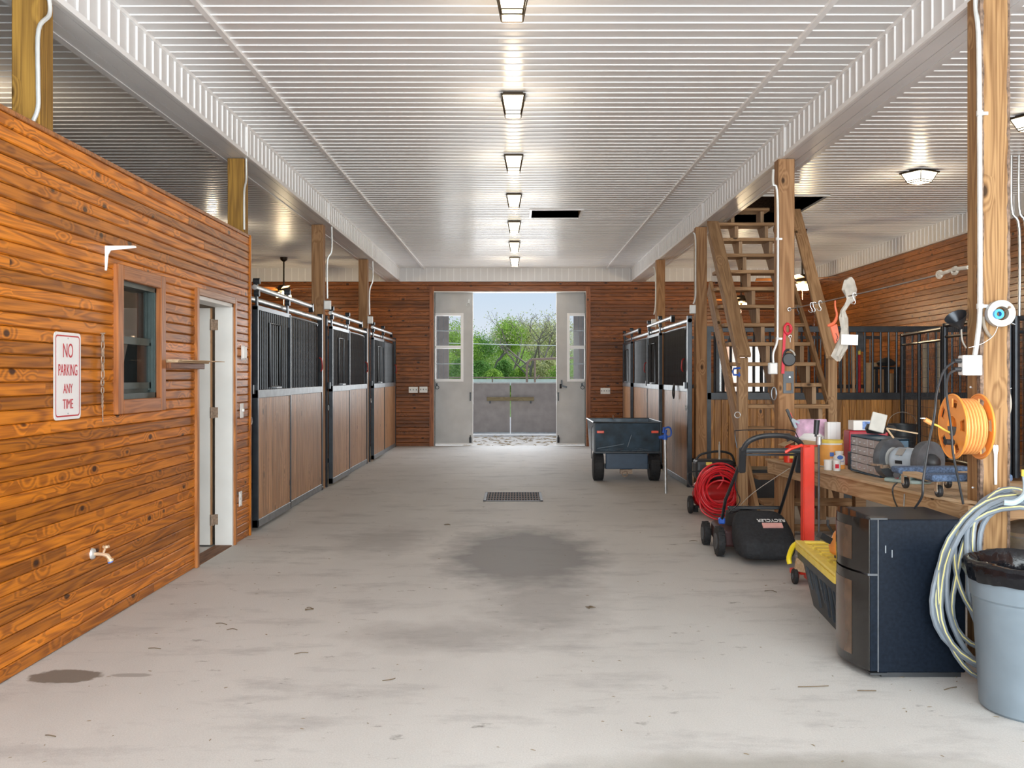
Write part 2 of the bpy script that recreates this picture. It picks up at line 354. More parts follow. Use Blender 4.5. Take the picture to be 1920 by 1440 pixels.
    L.new(noise(90, 3).outputs['Fac'], bp.inputs['Height']); L.new(bp.outputs[0], b.inputs['Normal'])
    return m
M_conc = concrete()

# ------------------------------------------------------------------ setting: shell
XW = -2.337          # office wall face
OFF_END = 8.62
CZ = 3.55; BZ = 3.28
fl = MB().bx(-6.2, 6.2, -2.6, YB + .15, -.12, 0).build('floor', M_conc); tag(fl, kind='structure')
outg = MB().bx(-30, 30, YB + .15, 34, -.14, -.02).build('ground_outside', plain('pale_gravel', (.52, .50, .47), .95, var=.25, scale=9, bump=.5)); tag(outg, kind='structure')
fg = MB().bx(-40, 40, -40, -2.6, -.14, -.02).build('ground_apron', plain('gravel_apron', (.45, .43, .40), .95, var=.2, scale=9)); tag(fg, kind='structure')

_bc = {}
def vboard_mesh(L, W, T, mat, ch=.004):
    """board with chamfered long edges, length along x, face towards +y(z up is width); origin at centre back"""
    k = (round(L, 3), round(W, 4), round(T, 4), mat.name, ch)
    if k in _bc: return _bc[k]
    h = W / 2 - .0012; pr = [(0, -h), (T - ch, -h), (T, -h + ch), (T, h - ch), (T - ch, h), (0, h)]
    vs = []; n = 6
    for x in (-L / 2, L / 2): vs += [(x, -p[0], p[1]) for p in pr]     # face at -y
    fs = [(i, (i + 1) % n, n + (i + 1) % n, n + i) for i in range(n)] + [(5, 4, 3, 2, 1, 0), (6, 7, 8, 9, 10, 11)]
    me = bpy.data.meshes.new('plank'); me.from_pydata(vs, [], fs); me.materials.append(mat); me.validate(); 
    _bc[k] = me; return me
def plank(parent, name, mat, L, W, T, loc, rot=(0, 0, 0), ch=.004):
    o = bpy.data.objects.new(name, vboard_mesh(L, W, T, mat, ch)); C.objects.link(o); o.parent = parent; o.location = loc; o.rotation_euler = rot; return o
def split_len(a, b, lens=(1.6, 3.6)):
    out = []; x = a
    while x < b - .01:
        n = x + random.uniform(*lens)
        if b - n < .8: n = b
        out.append((x, min(n, b))); x = n
    return out
# --- office wall (left), boards run along Y, face +X
wl = thing('wall_left', kind='structure', loc=(XW, 0, 0))
WIN = (5.78, 6.43, 1.235, 1.995); DOOR = (7.20, 8.13, -.01, 2.0)      # y0,y1,z0,z1 openings (behind trim)
def rowsegs(z0, z1):
    cuts = []
    for o in (WIN, DOOR):
        if z1 > o[2] + .005 and z0 < o[3] - .005: cuts.append((o[0], o[1]))
    a = -2.5; out = []
    for c in cuts: out.append((a, c[0])); a = c[1]
    out.append((a, OFF_END)); return out
nrow = 40; rh = 2.61 / nrow
for i in range(nrow):
    z0 = i * rh
    for (a, b) in rowsegs(z0, z0 + rh):
        ss = split_len(a, b, (2.2, 4.2)) if b - a > 3 else [(a, b)]
        for (p, q) in ss:
            if q < 2.6: continue
            p = max(p, 2.6)
            plank(wl, 'plank', W_orange, round(q - p - .001, 3), rh, .018 + random.uniform(0, .0012), (-.018, (p + q) / 2, z0 + rh / 2), (0, 0, R(90)), ch=.0065)
m = MB()
for (a, b, z0, z1) in ((-2.5, WIN[0], 0, 2.6), (WIN[0], WIN[1], 0, WIN[2]), (WIN[0], WIN[1], WIN[3], 2.6), (WIN[1], DOOR[0], 0, 2.6), (DOOR[0], DOOR[1], 2.0, 2.6), (DOOR[1], OFF_END, 0, 2.6)):
    m.bx(-.14, -.0195, a, b, z0, z1)
m.build('wall_core', M_core, wl)
MB().bx(-.12, .004, -2.5, OFF_END, 2.61, 2.635).build('cap_board', W_trimY, wl, bevel=.003)
MB().bx(-.13, .012, OFF_END, OFF_END + .03, 0, 2.635).build('corner_board', W_orangeZ, wl, bevel=.003)
# office interior box
oi_ = thing('wall_office', kind='structure')
m = MB().bx(-5.9, XW - .14, 8.5, 8.62, 0, 2.6).bx(-5.9, XW - .14, 4.0, 4.1, 0, 2.6)
m.build('inner_wall', plain('office_wall_paint', (.42, .36, .30), .8), oi_)
# --- outer walls
tag(MB().bx(-6.1, -2.33, -2.6, -2.45, 0, CZ).build('wall_front', W_dark), kind='structure')
wlo = MB().bx(-6.1, -5.95, -2.5, YB, 0, CZ).build('wall_outer_left', W_dark); tag(wlo, kind='structure')
wr = thing('wall_right', kind='structure', loc=(5.95, 0, 0))
MB().bx(.02, .16, -2.5, YB, 0, CZ + .1).build('wall_core', M_core, wr)
n = 42; rh2 = BZ / n
for i in range(n):
    z = i * rh2
    if z < .9: continue
    for (p, q) in split_len(9.2 + random.uniform(0, .8), YB, (2.6, 5.2)):
        plank(wr, 'plank', W_right, round(q - p, 2), rh2, .02, (.02, (p + q) / 2, z + rh2 / 2), (0, 0, R(-90)), ch=.005)
m = MB()
for i in range(n):
    z = i * rh2
    if z < .9: m.bx(0, .02, 9.2, YB, z + .002, z + rh2 - .002)
    m.bx(.002, .02, -2.5, 9.2, z + .002, z + rh2 - .002)
o = m.build('boards_low', wood('cedar_boards_y', (.44, .16, .045), (.16, .05, .014), 'Y', .38, 1.0, .2, .26), wr); tag(o, kind='stuff')
# --- back wall boards face -Y
DX0, DX1, DZ = -1.62, 1.39, 3.085
wb = thing('wall_back', kind='structure', loc=(0, YB, 0))
m = MB().bx(-5.95, DX0, .02, .15, 0, CZ).bx(DX1, 5.95, .02, .15, 0, CZ).bx(DX0, DX1, .02, .15, DZ, CZ); m.build('wall_core', M_core, wb)
n = 44; rh3 = BZ / n
for i in range(n):
    z = i * rh3
    segs = [(-5.95, DX0 - .1), (DX1 + .1, 5.95)] if z < DZ + .04 else [(-5.95, 5.95)]
    for (a, b) in segs:
        for (p, q) in split_len(a, b, (2.4, 4.4)):
            plank(wb, 'plank', W_back, round(q - p, 2), rh3, .02, ((p + q) / 2, .02, z + rh3 / 2), (0, 0, 0), ch=.006)
m = MB().bx(DX0 - .1, DX0, -.03, .02, 0, DZ + .1).build('casing_left', W_back and wood('casing_wood', (.34, .11, .03), (.14, .04, .01), 'Z', .4, .5, .1, .1), wb)
MB().bx(DX1, DX1 + .1, -.03, .02, 0, DZ + .1).build('casing_right', m.data.materials[0], wb)
MB().bx(DX0, DX1, -.03, .02, DZ, DZ + .1).build('casing_head', wood('casing_wood_x', (.34, .11, .03), (.14, .04, .01), 'X', .4, .5, .1, .1), wb)

# --- ceiling: ribbed panels, strips across X
SP = .1345
cl = thing('ceiling', kind='structure', loc=(0, 0, CZ))
_cc = {}
def strip_mesh(L, mats, W=SP):
    """panel strip: flat web with a rounded bead at its near edge, faces down; length along x"""
    k = (round(L, 3), W)
    if k in _cc: return _cc[k]
    pr = [(0, 0), (0, -.003), (.002, -.006), (.008, -.006), (.012, -.002), (.015, 0), (W, 0)]
    vs = []; n = len(pr)
    for x in (-L / 2, L / 2): vs += [(x, p[0], p[1]) for p in pr]
    fs = []; mi = []
    for i in range(n - 1): fs.append((i, i + 1, n + i + 1, n + i)); mi.append(1 if i < 5 else 0)
    me = bpy.data.meshes.new('panel_strip'); me.from_pydata(vs, [], fs)
    for q in mats: me.materials.append(q)
    me.polygons.foreach_set('material_index', mi); _cc[k] = me; return me
HOLE = (2.56, 3.72, 11.7, 13.9)      # stair opening
HAT = (.21, .85, 12.7, 13.35)
zones = [(-5.95, -2.56), (-2.31, -1.84), (-1.82, 1.80), (1.82, 2.31), (2.56, 5.95)]
nrow = int((YB + 2.5) / SP) + 1
mfar = MB(); mfar2 = MB()
def raw_strip(mb, x0, x1, y):
    pr = [(0, 0), (0, -.003), (.002, -.006), (.008, -.006), (.012, -.002), (.015, 0), (SP, 0)]
    vs = [(x0, y + p[0], p[1]) for p in pr] + [(x1, y + p[0], p[1]) for p in pr]; n = 7
    b = len(mb.v); mb.v += vs
    for i in range(6): mb.f.append((b + i, b + i + 1, b + n + i + 1, b + n + i)); mb.m.append(1 if i < 5 else 0)
for r in range(nrow):
    y = -2.5 + r * SP
    for zi, (a, b) in enumerate(zones):
        sg = [(a, b)]
        for H in (HOLE, HAT):
            if a <= H[0] and b >= H[1] and y + SP > H[2] and y < H[3]: sg = [(a, H[0]), (H[1], b)]
        for (p, q) in sg:
            if q - p < .01: continue
            if 5.3 < y < (11.2 if zi in (2,) else 9.4):
                o = bpy.data.objects.new('panel_strip', strip_mesh(q - p, (M_white, M_lip))); C.objects.link(o); o.parent = cl; o.location = ((p + q) / 2, y, 0)
            else: raw_strip(mfar, p, q, y)
o = mfar.build('panel_strips', [M_white, M_lip], cl); tag(o, kind='stuff')
m = MB()
for xc in (-1.83, 1.81): m.bx(xc - .018, xc + .018, -2.5, YB, -.022, .004)
for s in (-1, 1):
    m.bx(s * 2.31 - .012, s * 2.31 + .012, -2.5, YB, -.02, .004)
m.build('seam_strip', M_lip, cl)
# slab above with holes
m = MB()
for (x0, x1, y0, y1) in ((-6.1, HAT[0], -2.5, YB + .15), (HAT[1], HOLE[0], -2.5, YB + .15), (HOLE[1], 6.1, -2.5, YB + .15), (HAT[0], HAT[1], -2.5, HAT[2]), (HAT[0], HAT[1], HAT[3], YB + .15), (HOLE[0], HOLE[1], -2.5, HOLE[2]), (HOLE[0], HOLE[1], HOLE[3], YB + .15)):
    m.bx(x0, x1, y0, y1, .01, .16)
m.build('ceiling_slab', W_dark, cl)
# loft volume above stair opening, hatch box
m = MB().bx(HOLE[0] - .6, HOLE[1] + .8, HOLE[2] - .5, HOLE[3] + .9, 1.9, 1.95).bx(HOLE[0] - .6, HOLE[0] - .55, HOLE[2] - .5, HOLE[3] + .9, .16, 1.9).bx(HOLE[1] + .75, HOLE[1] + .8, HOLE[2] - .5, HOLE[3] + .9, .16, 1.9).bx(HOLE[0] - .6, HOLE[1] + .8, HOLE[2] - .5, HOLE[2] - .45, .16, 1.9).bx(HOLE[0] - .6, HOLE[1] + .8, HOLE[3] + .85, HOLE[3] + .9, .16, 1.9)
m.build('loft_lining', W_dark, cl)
MB().bx(HAT[0] - .02, HAT[1] + .02, HAT[2] - .02, HAT[3] + .02, .16, .2).bx(HAT[0] - .02, HAT[1] + .02, HAT[3], HAT[3] + .02, .0, .2).build('hatch_lid', wood('hatch_ply', (.60, .30, .14), (.35, .16, .07), 'X', .6, .3, 0, .1), cl)
m = MB().bx(HAT[0] - .03, HAT[0], HAT[2] - .03, HAT[3] + .03, -.012, .02).bx(HAT[1], HAT[1] + .03, HAT[2] - .03, HAT[3] + .03, -.012, .02).bx(HAT[0], HAT[1], HAT[2] - .03, HAT[2], -.012, .02).bx(HAT[0], HAT[1], HAT[3], HAT[3] + .03, -.012, .02)
m.build('hatch_trim', M_lip, cl)
m = MB().bx(HOLE[0], HOLE[1] + .02, HOLE[2] - .02, HOLE[2], -.015, .16).bx(HOLE[1], HOLE[1] + .02, HOLE[2], HOLE[3], -.015, .16).bx(HOLE[0], HOLE[1], HOLE[3], HOLE[3] + .02, -.015, .16)
m.build('opening_trim', M_whitep, cl)

# --- beams (boxed, ribbed) : trim_1 left, trim_2 right
def rib_mesh(H, mats, W=SP):
    pr = [(0, 0), (0, .004), (.003, .010), (.010, .010), (.016, .003), (.02, 0), (W, 0)]
    k = ('rib', round(H, 3), W)
    if k in _cc: return _cc[k]
    vs = []; n = 7
    for z in (0, H): vs += [(p[1], p[0], z) for p in pr]          # face +x, along +y
    fs = [(i, i + 1, n + i + 1, n + i) for i in range(6)]; mi = [1] * 5 + [0]
    me = bpy.data.meshes.new('rib_panel'); me.from_pydata(vs, [], fs)
    for q in mats: me.materials.append(q)
    me.polygons.foreach_set('material_index', mi); _cc[k] = me; return me
def beam_box(name, s):
    t = thing(name, kind='structure', loc=(s * 2.31, 0, BZ))
    # core
    x0, x1 = sorted((s * .004, s * .25))
    MB().bx(x0, x1, -2.5, YB, .012, CZ - BZ).build('beam_core', M_white, t)
    r = 0; y = -2.5; far = MB()
    while y < YB - .05:
        if 5.0 < y < 11:
            o = bpy.data.objects.new('rib_panel', rib_mesh(CZ - BZ - .05, (M_white, M_lip))); C.objects.link(o); o.parent = t
            o.location = (0, y if s < 0 else y, .03)
            if s > 0: o.scale = (-1, 1, 1)
        else:
            pr = [(0, 0), (0, .004), (.003, .010), (.010, .010), (.016, .003), (.02, 0), (SP, 0)]; b = len(far.v)
            for z in (.03, CZ - BZ - .02): far.v += [(-s * p[1], y + p[0], z) for p in pr]
            for i in range(6): far.f.append((b + i, b + i + 1, b + 7 + i + 1, b + 7 + i)); far.m.append(1 if i < 5 else 0)
        y += SP
    o = far.build('rib_panels', [M_white, M_lip], t); tag(o, kind='stuff')
    # soffit with long grooves
    m = MB()
    for (a, b, z) in ((-.014, .028, .0), (.028, .034, .008), (.034, .135, .002), (.135, .141, .009), (.141, .215, .002), (.215, .262, -.003)):
        xx = sorted((s * a, s * b)); m.bx(xx[0], xx[1], -2.5, YB, z, .03)
    m.build('soffit_panel', M_white, t)
    m = MB().bx(*sorted((s * -.016, s * 0.0)), -2.5, YB, -.002, .032).bx(*sorted((s * -.016, 0)), -2.5, YB, CZ - BZ - .025, CZ - BZ)
    m.build('edge_strip', M_lip, t)
    m = MB()
    for yy in (4.75, 8.4, 12.1, 15.8): m.bx(*sorted((s * -.02, 0)), yy, yy + .07, .0, CZ - BZ)
    m.build('joint_cover', M_lip, t)
    m = MB().bx(*sorted((s * .25, s * .262)), -2.5, YB, 0, CZ - BZ); m.build('outer_side', M_white, t)
beam_box('trim_1', -1); beam_box('trim_2', 1)
# back band and right band
t = thing('trim_3', kind='structure', loc=(0, YB, BZ))
m = MB().bx(-5.95, 5.95, -.02, .02, 0, CZ - BZ).bx(-5.95, 5.95, -.035, -.02, 0, .02)
m.build('band_panel', M_white, t)
m = MB(); x = -5.95
while x < 5.9: m.bx(x, x + .014, -.026, -.02, .02, CZ - BZ); x += SP
tag(m.build('rib_panels', M_lip, t), kind='stuff')
t = thing('trim_4', kind='structure', loc=(5.95, 0, BZ))
MB().bx(-.02, .02, -2.5, YB - .02, 0, CZ - BZ).bx(-.035, -.02, -2.5, YB - .04, 0, .02).build('band_panel', M_white, t)
m = MB(); y = 9
while y < YB - .1: m.bx(-.030, -.02, y, y + .016, .02, CZ - BZ); y += SP
tag(m.build('rib_panels', M_lip, t), kind='stuff')
# roof volume so that the sun stays outside
rf = MB().bx(-6.6, 6.6, -2.6, YB + 1.0, 5.6, 5.7).bx(-6.2, 6.2, YB, YB + .15, CZ + .16, 5.6).build('roof', M_gate); tag(rf, kind='structure')
tag(MB().bx(-6.2, 6.2, YB + .15, YB + .9, 3.35, 3.45).build('ceiling_sun_baffle', M_gate), kind='structure')  # unseen overhang added outside the far door to block the sun

# ------------------------------------------------------------------ posts
def post(x0, x1, yf, yb, z0, mat, label, bark=False, wig=0):
    t = thing('timber_post', label, 'post', ((x0 + x1) / 2, (yf + yb) / 2, z0), group=None)
    hx = (x1 - x0) / 2; hy = (yb - yf) / 2; H = BZ - z0 - .004
    n = 26; m = MB(); rnd = random.Random(int(yf * 100) + (1 if x0 > 0 else 0))
    ring = []
    for i in range(n + 1):
        z = H * i / n; c = .006
        w = [rnd.uniform(-1, 1) * wig for _ in range(4)]
        ring.append([(-hx + c + w[0], -hy, z), (hx - c, -hy, z), (hx + w[1], -hy + c, z), (hx, hy, z), (-hx, hy, z), (-hx, -hy + c + w[0], z)])
    vs = [p for r_ in ring for p in r_]; k = 6
    fs = [(i * k + j, i * k + (j + 1) % k, (i + 1) * k + (j + 1) % k, (i + 1) * k + j) for i in range(n) for j in range(k)] + [tuple(range(k - 1, -1, -1)), tuple(range(n * k, n * k + k))]
    m.add(vs, fs); o = m.build('post_shaft', mat, t, smooth=True, angle=30)
    if bark:
        for side, (ax, ay) in (('l', (-hx, -hy)), ('r', (hx, -hy))):
            m = MB(); pv = []; kk = 5; nn = 90
            for i in range(nn + 1):
                z = H * i / nn
                wf_, ws_ = (.014, .034) if side == 'l' else (.010, .006)
                wf_ += rnd.uniform(-.003, .004); ws_ += rnd.uniform(-.005, .006); sx = 1 if side == 'l' else -1
                for j in range(kk):
                    of = .0015 if j in (0, kk - 1) else .003 + rnd.uniform(0, .004)
                    if j < 2: X = ax + sx * wf_ * (1 - j / 2); Y = ay - of
                    elif j == 2: X = ax - sx * (of - .003); Y = ay - of + .003
                    else: X = ax - sx * of; Y = ay + ws_ * (j - 2) / 2
                    pv.append((X, Y, z))
            fs = [(i * kk + j, i * kk + j + 1, (i + 1) * kk + j + 1, (i + 1) * kk + j) for i in range(nn) for j in range(kk - 1)]
            m.add(pv, fs); m.build('bark_strip', M_bark, t)
    return t
PY = [4.85, 8.49, 12.17, 15.81]
post(-2.485, -2.345, 4.84, 4.98, 2.64, W_postY, 'yellowish timber post rising from the office wall top, nearest on the left', wig=.001)
post(-2.485, -2.345, 8.47, 8.61, 2.64, W_postY, 'knotty timber post at the far end of the office wall', wig=.003)
post(-2.53, -2.385, 12.17, 12.31, 0, W_post, 'timber post between the first and second left stalls')
post(-2.53, -2.385, 15.81, 15.95, 0, W_post, 'timber post between the second and third left stalls')
post(2.27, 2.41, 4.80, 4.94, 0, W_postN, 'pale timber post with bark edges carrying the orange cord reel', bark=True)
post(2.27, 2.41, 8.49, 8.63, 0, W_post, 'timber post with red leash hanging beside the stair treads', wig=.001)
post(2.27, 2.41, 12.38, 12.52, 0, W_post, 'timber post left of the stair handrail at the right stall corner')
post(2.27, 2.41, 15.86, 16.0, 0, W_post, 'timber post rising behind the right stalls, farthest back')

def conduit(label, pts, box=None, r=.012, clips=(), face=(0, -1, 0), group=None, boxsize=(.07, .05, .115)):
    t = thing('conduit', label, 'conduit', pts[0]); loc = Vector(pts[0])
    P = [Vector(p) - loc for p in pts]
    MB().tube(smooth_path(P, 5), r, 10).build('pipe', M_galv, t, smooth=True)
    for c in clips:
        c = Vector(c) - loc; MB().cyl(c - Vector((0, 0, .012)), c + Vector((0, 0, .012)), r * 1.35).cb(c + Vector((.022, 0, 0)), (.035, .006, .016)).build('pipe_clip', M_galv, t)
    if box is not None:
        b = Vector(box) - loc
        bo = MB().cb(b, boxsize).build('junction_box', M_zinc, t, bevel=.006, seg=2)
        MB().cb(b + Vector((0, -boxsize[1] / 2 - .004, 0)), (boxsize[0] * .8, .006, boxsize[2] * .85)).build('cover_plate', M_wht, t, bevel=.002)
    return t
conduit('white conduit bending down the nearest left post into the office wall', [(-2.325, 4.90, 3.28), (-2.325, 4.90, 3.2), (-2.345, 4.83, 3.1), (-2.345, 4.825, 2.85), (-2.345, 4.825, 2.72), (-2.37, 4.83, 2.655)], r=.011)
conduit('thin conduit down the knotty post at the end of the office wall', [(-2.33, 8.5, 3.28), (-2.33, 8.5, 3.1), (-2.335, 8.455, 2.98), (-2.335, 8.455, 2.66)], r=.009)
def cpx(x, y, Y): return tuple(px(x, y, Y))
conduit('conduit and switch box on the post between first and second left stalls', [cpx(622, 425, 12.1), cpx(622, 470, 12.1), cpx(614, 490, 12.1), cpx(614, 560, 12.1)], cpx(614, 572, 12.1), r=.011, boxsize=(.085, .05, .11))
conduit('conduit and box on the post between second and third left stalls', [cpx(699, 490, 15.7), cpx(699, 525, 15.7), cpx(693, 545, 15.7), cpx(693, 590, 15.7)], cpx(694, 600, 15.7), r=.011, boxsize=(.085, .05, .12))
conduit('white conduit with outlet box feeding two black cords, on the nearest right post', [(2.262, 4.83, 3.28), (2.262, 4.83, 3.2), (2.262, 4.80, 3.0), (2.262, 4.79, 2.2), (2.262, 4.79, 1.75), (2.25, 4.785, 1.6), (2.235, 4.785, 1.5)], None, r=.012, clips=[(2.262, 4.79, 2.68), (2.262, 4.79, 1.74)])
conduit('conduit ending in a receptacle box on the leash post', [cpx(1450, 318, 8.45), cpx(1450, 345, 8.45), cpx(1458, 375, 8.45), cpx(1458, 600, 8.45), cpx(1457, 640, 8.45), cpx(1450, 662, 8.45), cpx(1450, 680, 8.45)], cpx(1449, 691, 8.45), r=.011, boxsize=(.075, .05, .10), clips=[cpx(1458, 448, 8.45), cpx(1458, 635, 8.45)])
conduit('conduit with grey box on the post left of the stair handrail', [cpx(1300, 436, 12.33), cpx(1304, 450, 12.33), cpx(1304, 520, 12.33), cpx(1304, 555, 12.33), cpx(1300, 570, 12.33)], cpx(1299, 580, 12.33), r=.011, boxsize=(.075, .05, .11))
conduit('conduit with box above the farther right stall', [cpx(1225, 500, 15.8), cpx(1229, 515, 15.8), cpx(1229, 570, 15.8), cpx(1226, 590, 15.8)], cpx(1226, 606, 15.8), r=.011, boxsize=(.075, .05, .13))
t = thing('conduit', 'pair of steel conduits dropping to the mesh pen at the right edge', 'conduit', cpx(1900, 360, 9.6))
for dx in (0, 14):
    loc = t.location
    MB().tube([Vector(q) - loc for q in smooth_path([cpx(1897 + dx, 262, 9.6), cpx(1897 + dx, 390, 9.6), cpx(1911 + dx * .9, 430, 9.6), cpx(1911 + dx * .9, 600, 9.6)], 5)], .014, 8).build('pipe', M_steel, t, smooth=True)

# ------------------------------------------------------------------ office window, door
t = thing('window_1', kind='structure', loc=(XW, 0, 0))
y0, y1, z0, z1 = 5.71, 6.49, 1.175, 2.055; tw = .085
for nm, a in (('casing', (y0, y0 + tw, z0, z1)), ('casing', (y1 - tw, y1, z0, z1)), ('casing', (y0 + tw, y1 - tw, z1 - tw, z1)), ('casing', (y0 + tw, y1 - tw, z0, z0 + tw))):
    hor = (a[1] - a[0]) > (a[3] - a[2])
    MB().bx(-.018, .028, *a).build(nm, wood('casing_%d' % random.randint(0, 9999), (.46, .17, .055), (.22, .065, .018), 'Y' if hor else 'Z', .36, .3, .2, .1), t, bevel=.004)
a0, a1, b0, b1 = y0 + tw, y1 - tw, z0 + tw, z1 - tw
m = MB().bx(-.06, -.005, a1 - .02, a1, b0, b1).bx(-.11, -.005, a0, a0 + .03, b0, b1).bx(-.15, -.005, a0, a1, b1 - .03, b1).bx(-.15, -.005, a0, a1, b0, b0 + .035).bx(-.10, -.04, a0, a1, b0 + .035, b0 + .07)
m.bx(-.03, -.012, a1 - .03, a1 - .02, b0, b1)
m.build('frame', M_winfr, t)
zm = 1.615
m = MB().bx(-.05, -.03, a0 + .03, a1 - .03, zm - .02, zm + .025).bx(-.05, -.03, a1 - .05, a1 - .03, b0 + .05, zm).bx(-.05, -.03, a0 + .03, a0 + .05, b0 + .05, zm).bx(-.05, -.03, a0 + .03, a1 - .03, b0 + .06, b0 + .10)
sa = m.build('lower_sash', M_winfr, t); MB().bx(-.042, -.038, a0 + .05, a1 - .05, b0 + .1, zm - .02).build('pane', M_glass, sa)
sa = MB().bx(-.07, -.052, a0 + .03, a1 - .03, zm - .01, zm + .02).bx(-.07, -.052, a1 - .045, a1 - .03, zm, b1 - .03).build('upper_sash', M_winfr, t); MB().bx(-.062, -.059, a0 + .03, a1 - .05, zm + .02, b1 - .03).build('pane', M_glass, sa)
MB().lathe([(.0, 0), (.014, 0), (.014, .008), (0, .012)], 10, MT((-.04, (a0 + a1) / 2, zm + .025))).build('sash_lock', M_brass, t)
# objects inside the office seen through the window
t = thing('picture_panel', 'dark panel leaning inside the office behind the lower window pane', 'panel', (-2.575, 6.62, 1.24))
MB().cb((0, 0, .2), (.14, .02, .36), Euler((0, R(12), 0))).build('panel_face', plain('dark_slate', (.03, .04, .045), .3), t)
t = thing('wooden_cabinet', 'brown wooden cabinet standing inside the office behind the window', 'cabinet', (-2.60, 7.0, 0))
MB().bx(-.09, .115, -.02, .10, 0, 2.2).build('cabinet_body', wood('cab', (.34, .14, .06), (.18, .06, .02), 'Z', .4, .3, .1, .1), t, bevel=.006)
MB().bx(-.085, .11, -.035, -.02, 1.0, 2.15).build('cabinet_door', wood('cab2', (.36, .15, .06), (.2, .07, .02), 'Z', .4, .2, .1, .1), t, bevel=.004)

t = thing('door_1', kind='structure', loc=(XW, 0, 0))
y0, y1, zt = 7.155, 8.175, 2.045
W_cs = wood('door_casing', (.50, .20, .06), (.25, .08, .02), 'Z', .36, .3, .2, .1)
MB().bx(-.01, .02, y0, y0 + .05, 0, zt).build('casing', W_cs, t, bevel=.003)
MB().bx(-.01, .02, y1 - .05, y1, 0, zt).build('casing', W_cs, t, bevel=.003)
MB().bx(-.01, .02, y0 + .05, y1 - .05, zt - .05, zt).build('casing', wood('door_casing_head', (.40, .20, .10), (.25, .1, .04), 'Y', .36, .3, .2, .1), t, bevel=.003)
MB().bx(-.14, .004, y1 - .085, y1 - .05, 0, zt - .05).bx(-.14, .004, y0 + .05, y0 + .07, 0, zt - .05).bx(-.14, .004, y0 + .05, y1 - .05, zt - .08, zt - .05).build('jamb', M_whitep, t, bevel=.002)
MB().bx(-.14, .0, y0 + .05, y1 - .05, -.005, .008).build('threshold', wood('thresh', (.22, .10, .045), (.12, .05, .02), 'Y', .6, .2, 0, .1), t)
lf = MB().bx(-1.0, -.165, y1 - .125, y1 - .09, .015, zt - .09).build('door_leaf', M_whitep, t, bevel=.002)
MB().bx(-.165, -.157, y1 - .125, y1 - .09, .015, zt - .09).build('leaf_edge', wood('leafedge', (.46, .26, .13), (.3, .15, .07), 'Z', .5, .2, 0, .1), lf)
for z in (.22, 1.10, 1.82):
    MB().cb((-.15, y1 - .128, z), (.035, .004, .09)).cyl((-.15, y1 - .133, z - .045), (-.15, y1 - .133, z + .045), .008, n=8).cb((-.128, y1 - .088, z), (.03, .006, .085)).build('hinge', M_rust, t)
# small items on the left wall
def wallbox(name, label, cat, y, z, h, w_, parts=True):
    t = thing(name, label, cat, (XW, y, z))
    MB().cb((.004, 0, 0), (.008, w_, h)).build('plate', M_wht, t, bevel=.002)
    return t
t = wallbox('thermostat', 'white square thermostat on the office wall right of the door', 'thermostat', 8.41, 1.60, .12, .10); MB().cb((.016, 0, 0), (.02, .085, .10)).build('cover', M_wht, t, bevel=.004)
t = wallbox('light_switch', 'white toggle switch plate on the office wall right of the door', 'light switch', 8.37, 1.105, .125, .085); MB().cb((.016, 0, .004), (.02, .01, .022)).build('toggle', M_wht, t)
t = wallbox('wall_outlet', 'white outlet plate low on the office wall right of the door', 'outlet', 8.33, .36, .125, .08); MB().cb((.010, 0, .028), (.005, .032, .034)).cb((.010, 0, -.028), (.005, .032, .034)).build('socket', M_whitep, t)
# sign
t = thing('parking_sign', 'white sign with red border reading NO PARKING ANY TIME on the office wall', 'sign', (XW + .003, 5.115, 1.40))
def rrect(w_, h, r, n=5):
    P = []
    for (cx, cy, a) in ((w_ / 2 - r, h / 2 - r, 0), (-w_ / 2 + r, h / 2 - r, 90), (-w_ / 2 + r, -h / 2 + r, 180), (w_ / 2 - r, -h / 2 + r, 270)):
        P += [(cx + r * math.cos(R(a + 90 * i / n)), cy + r * math.sin(R(a + 90 * i / n))) for i in range(n + 1)]
    return P
SM = Matrix(((0, 0, 1, 0), (1, 0, 0, 0), (0, 1, 0, 0), (0, 0, 0, 1)))      # local (x,y,z)->(y_world,z_world,x_world)
M_signr = plain('sign_red', (.52, .02, .035), .4, var=.03)
SH = .452; SWd = .306
MB().prism(rrect(SWd, SH, .025), SM, .003).build('sign_plate', plain('sign_white', (.86, .84, .84), .3, var=.02), t)
m = MB(); a = rrect(SWd - .03, SH - .03, .02); b = rrect(SWd - .044, SH - .044, .015); n = len(a)
vs = [SM @ Vector((p[0], p[1], .0036)) for p in a] + [SM @ Vector((p[0], p[1], .0036)) for p in b]
m.add(vs, [(i, (i + 1) % n, n + (i + 1) % n, n + i) for i in range(n)]); m.build('sign_border', M_signr, t)
def text(body, size, parent, loc, rot, mat, sx=1, ext=.0004, name='lettering', align='CENTER', bold=0):
    c = bpy.data.curves.new(name, 'FONT'); c.body = body; c.size = size; c.extrude = ext; c.align_x = align; c.align_y = 'CENTER'; c.offset = bold
    c.materials.append(mat); q = bpy.data.objects.new(name, c); C.objects.link(q); bpy.context.view_layer.update()
    me = bpy.data.meshes.new_from_object(q.evaluated_get(bpy.context.evaluated_depsgraph_get())); bpy.data.objects.remove(q); me.name = name
    o = bpy.data.objects.new(name, me); C.objects.link(o); o.parent = parent; o.location = loc; o.rotation_euler = rot; o.scale = (sx, 1, 1); return o
for (s_, sz, z, sx) in (('NO', .105, .128, .72), ('PARKING', .085, .028, .62), ('ANY', .072, -.068, .72), ('TIME', .072, -.148, .78)):
    text(s_, sz, t, (.0045, 0, z), (R(90), 0, R(90)), M_signr, sx)
for z in (.195, -.195): MB().cyl((.003, 0, z), (.006, 0, z), .004, n=8).build('screw', M_steel, t)
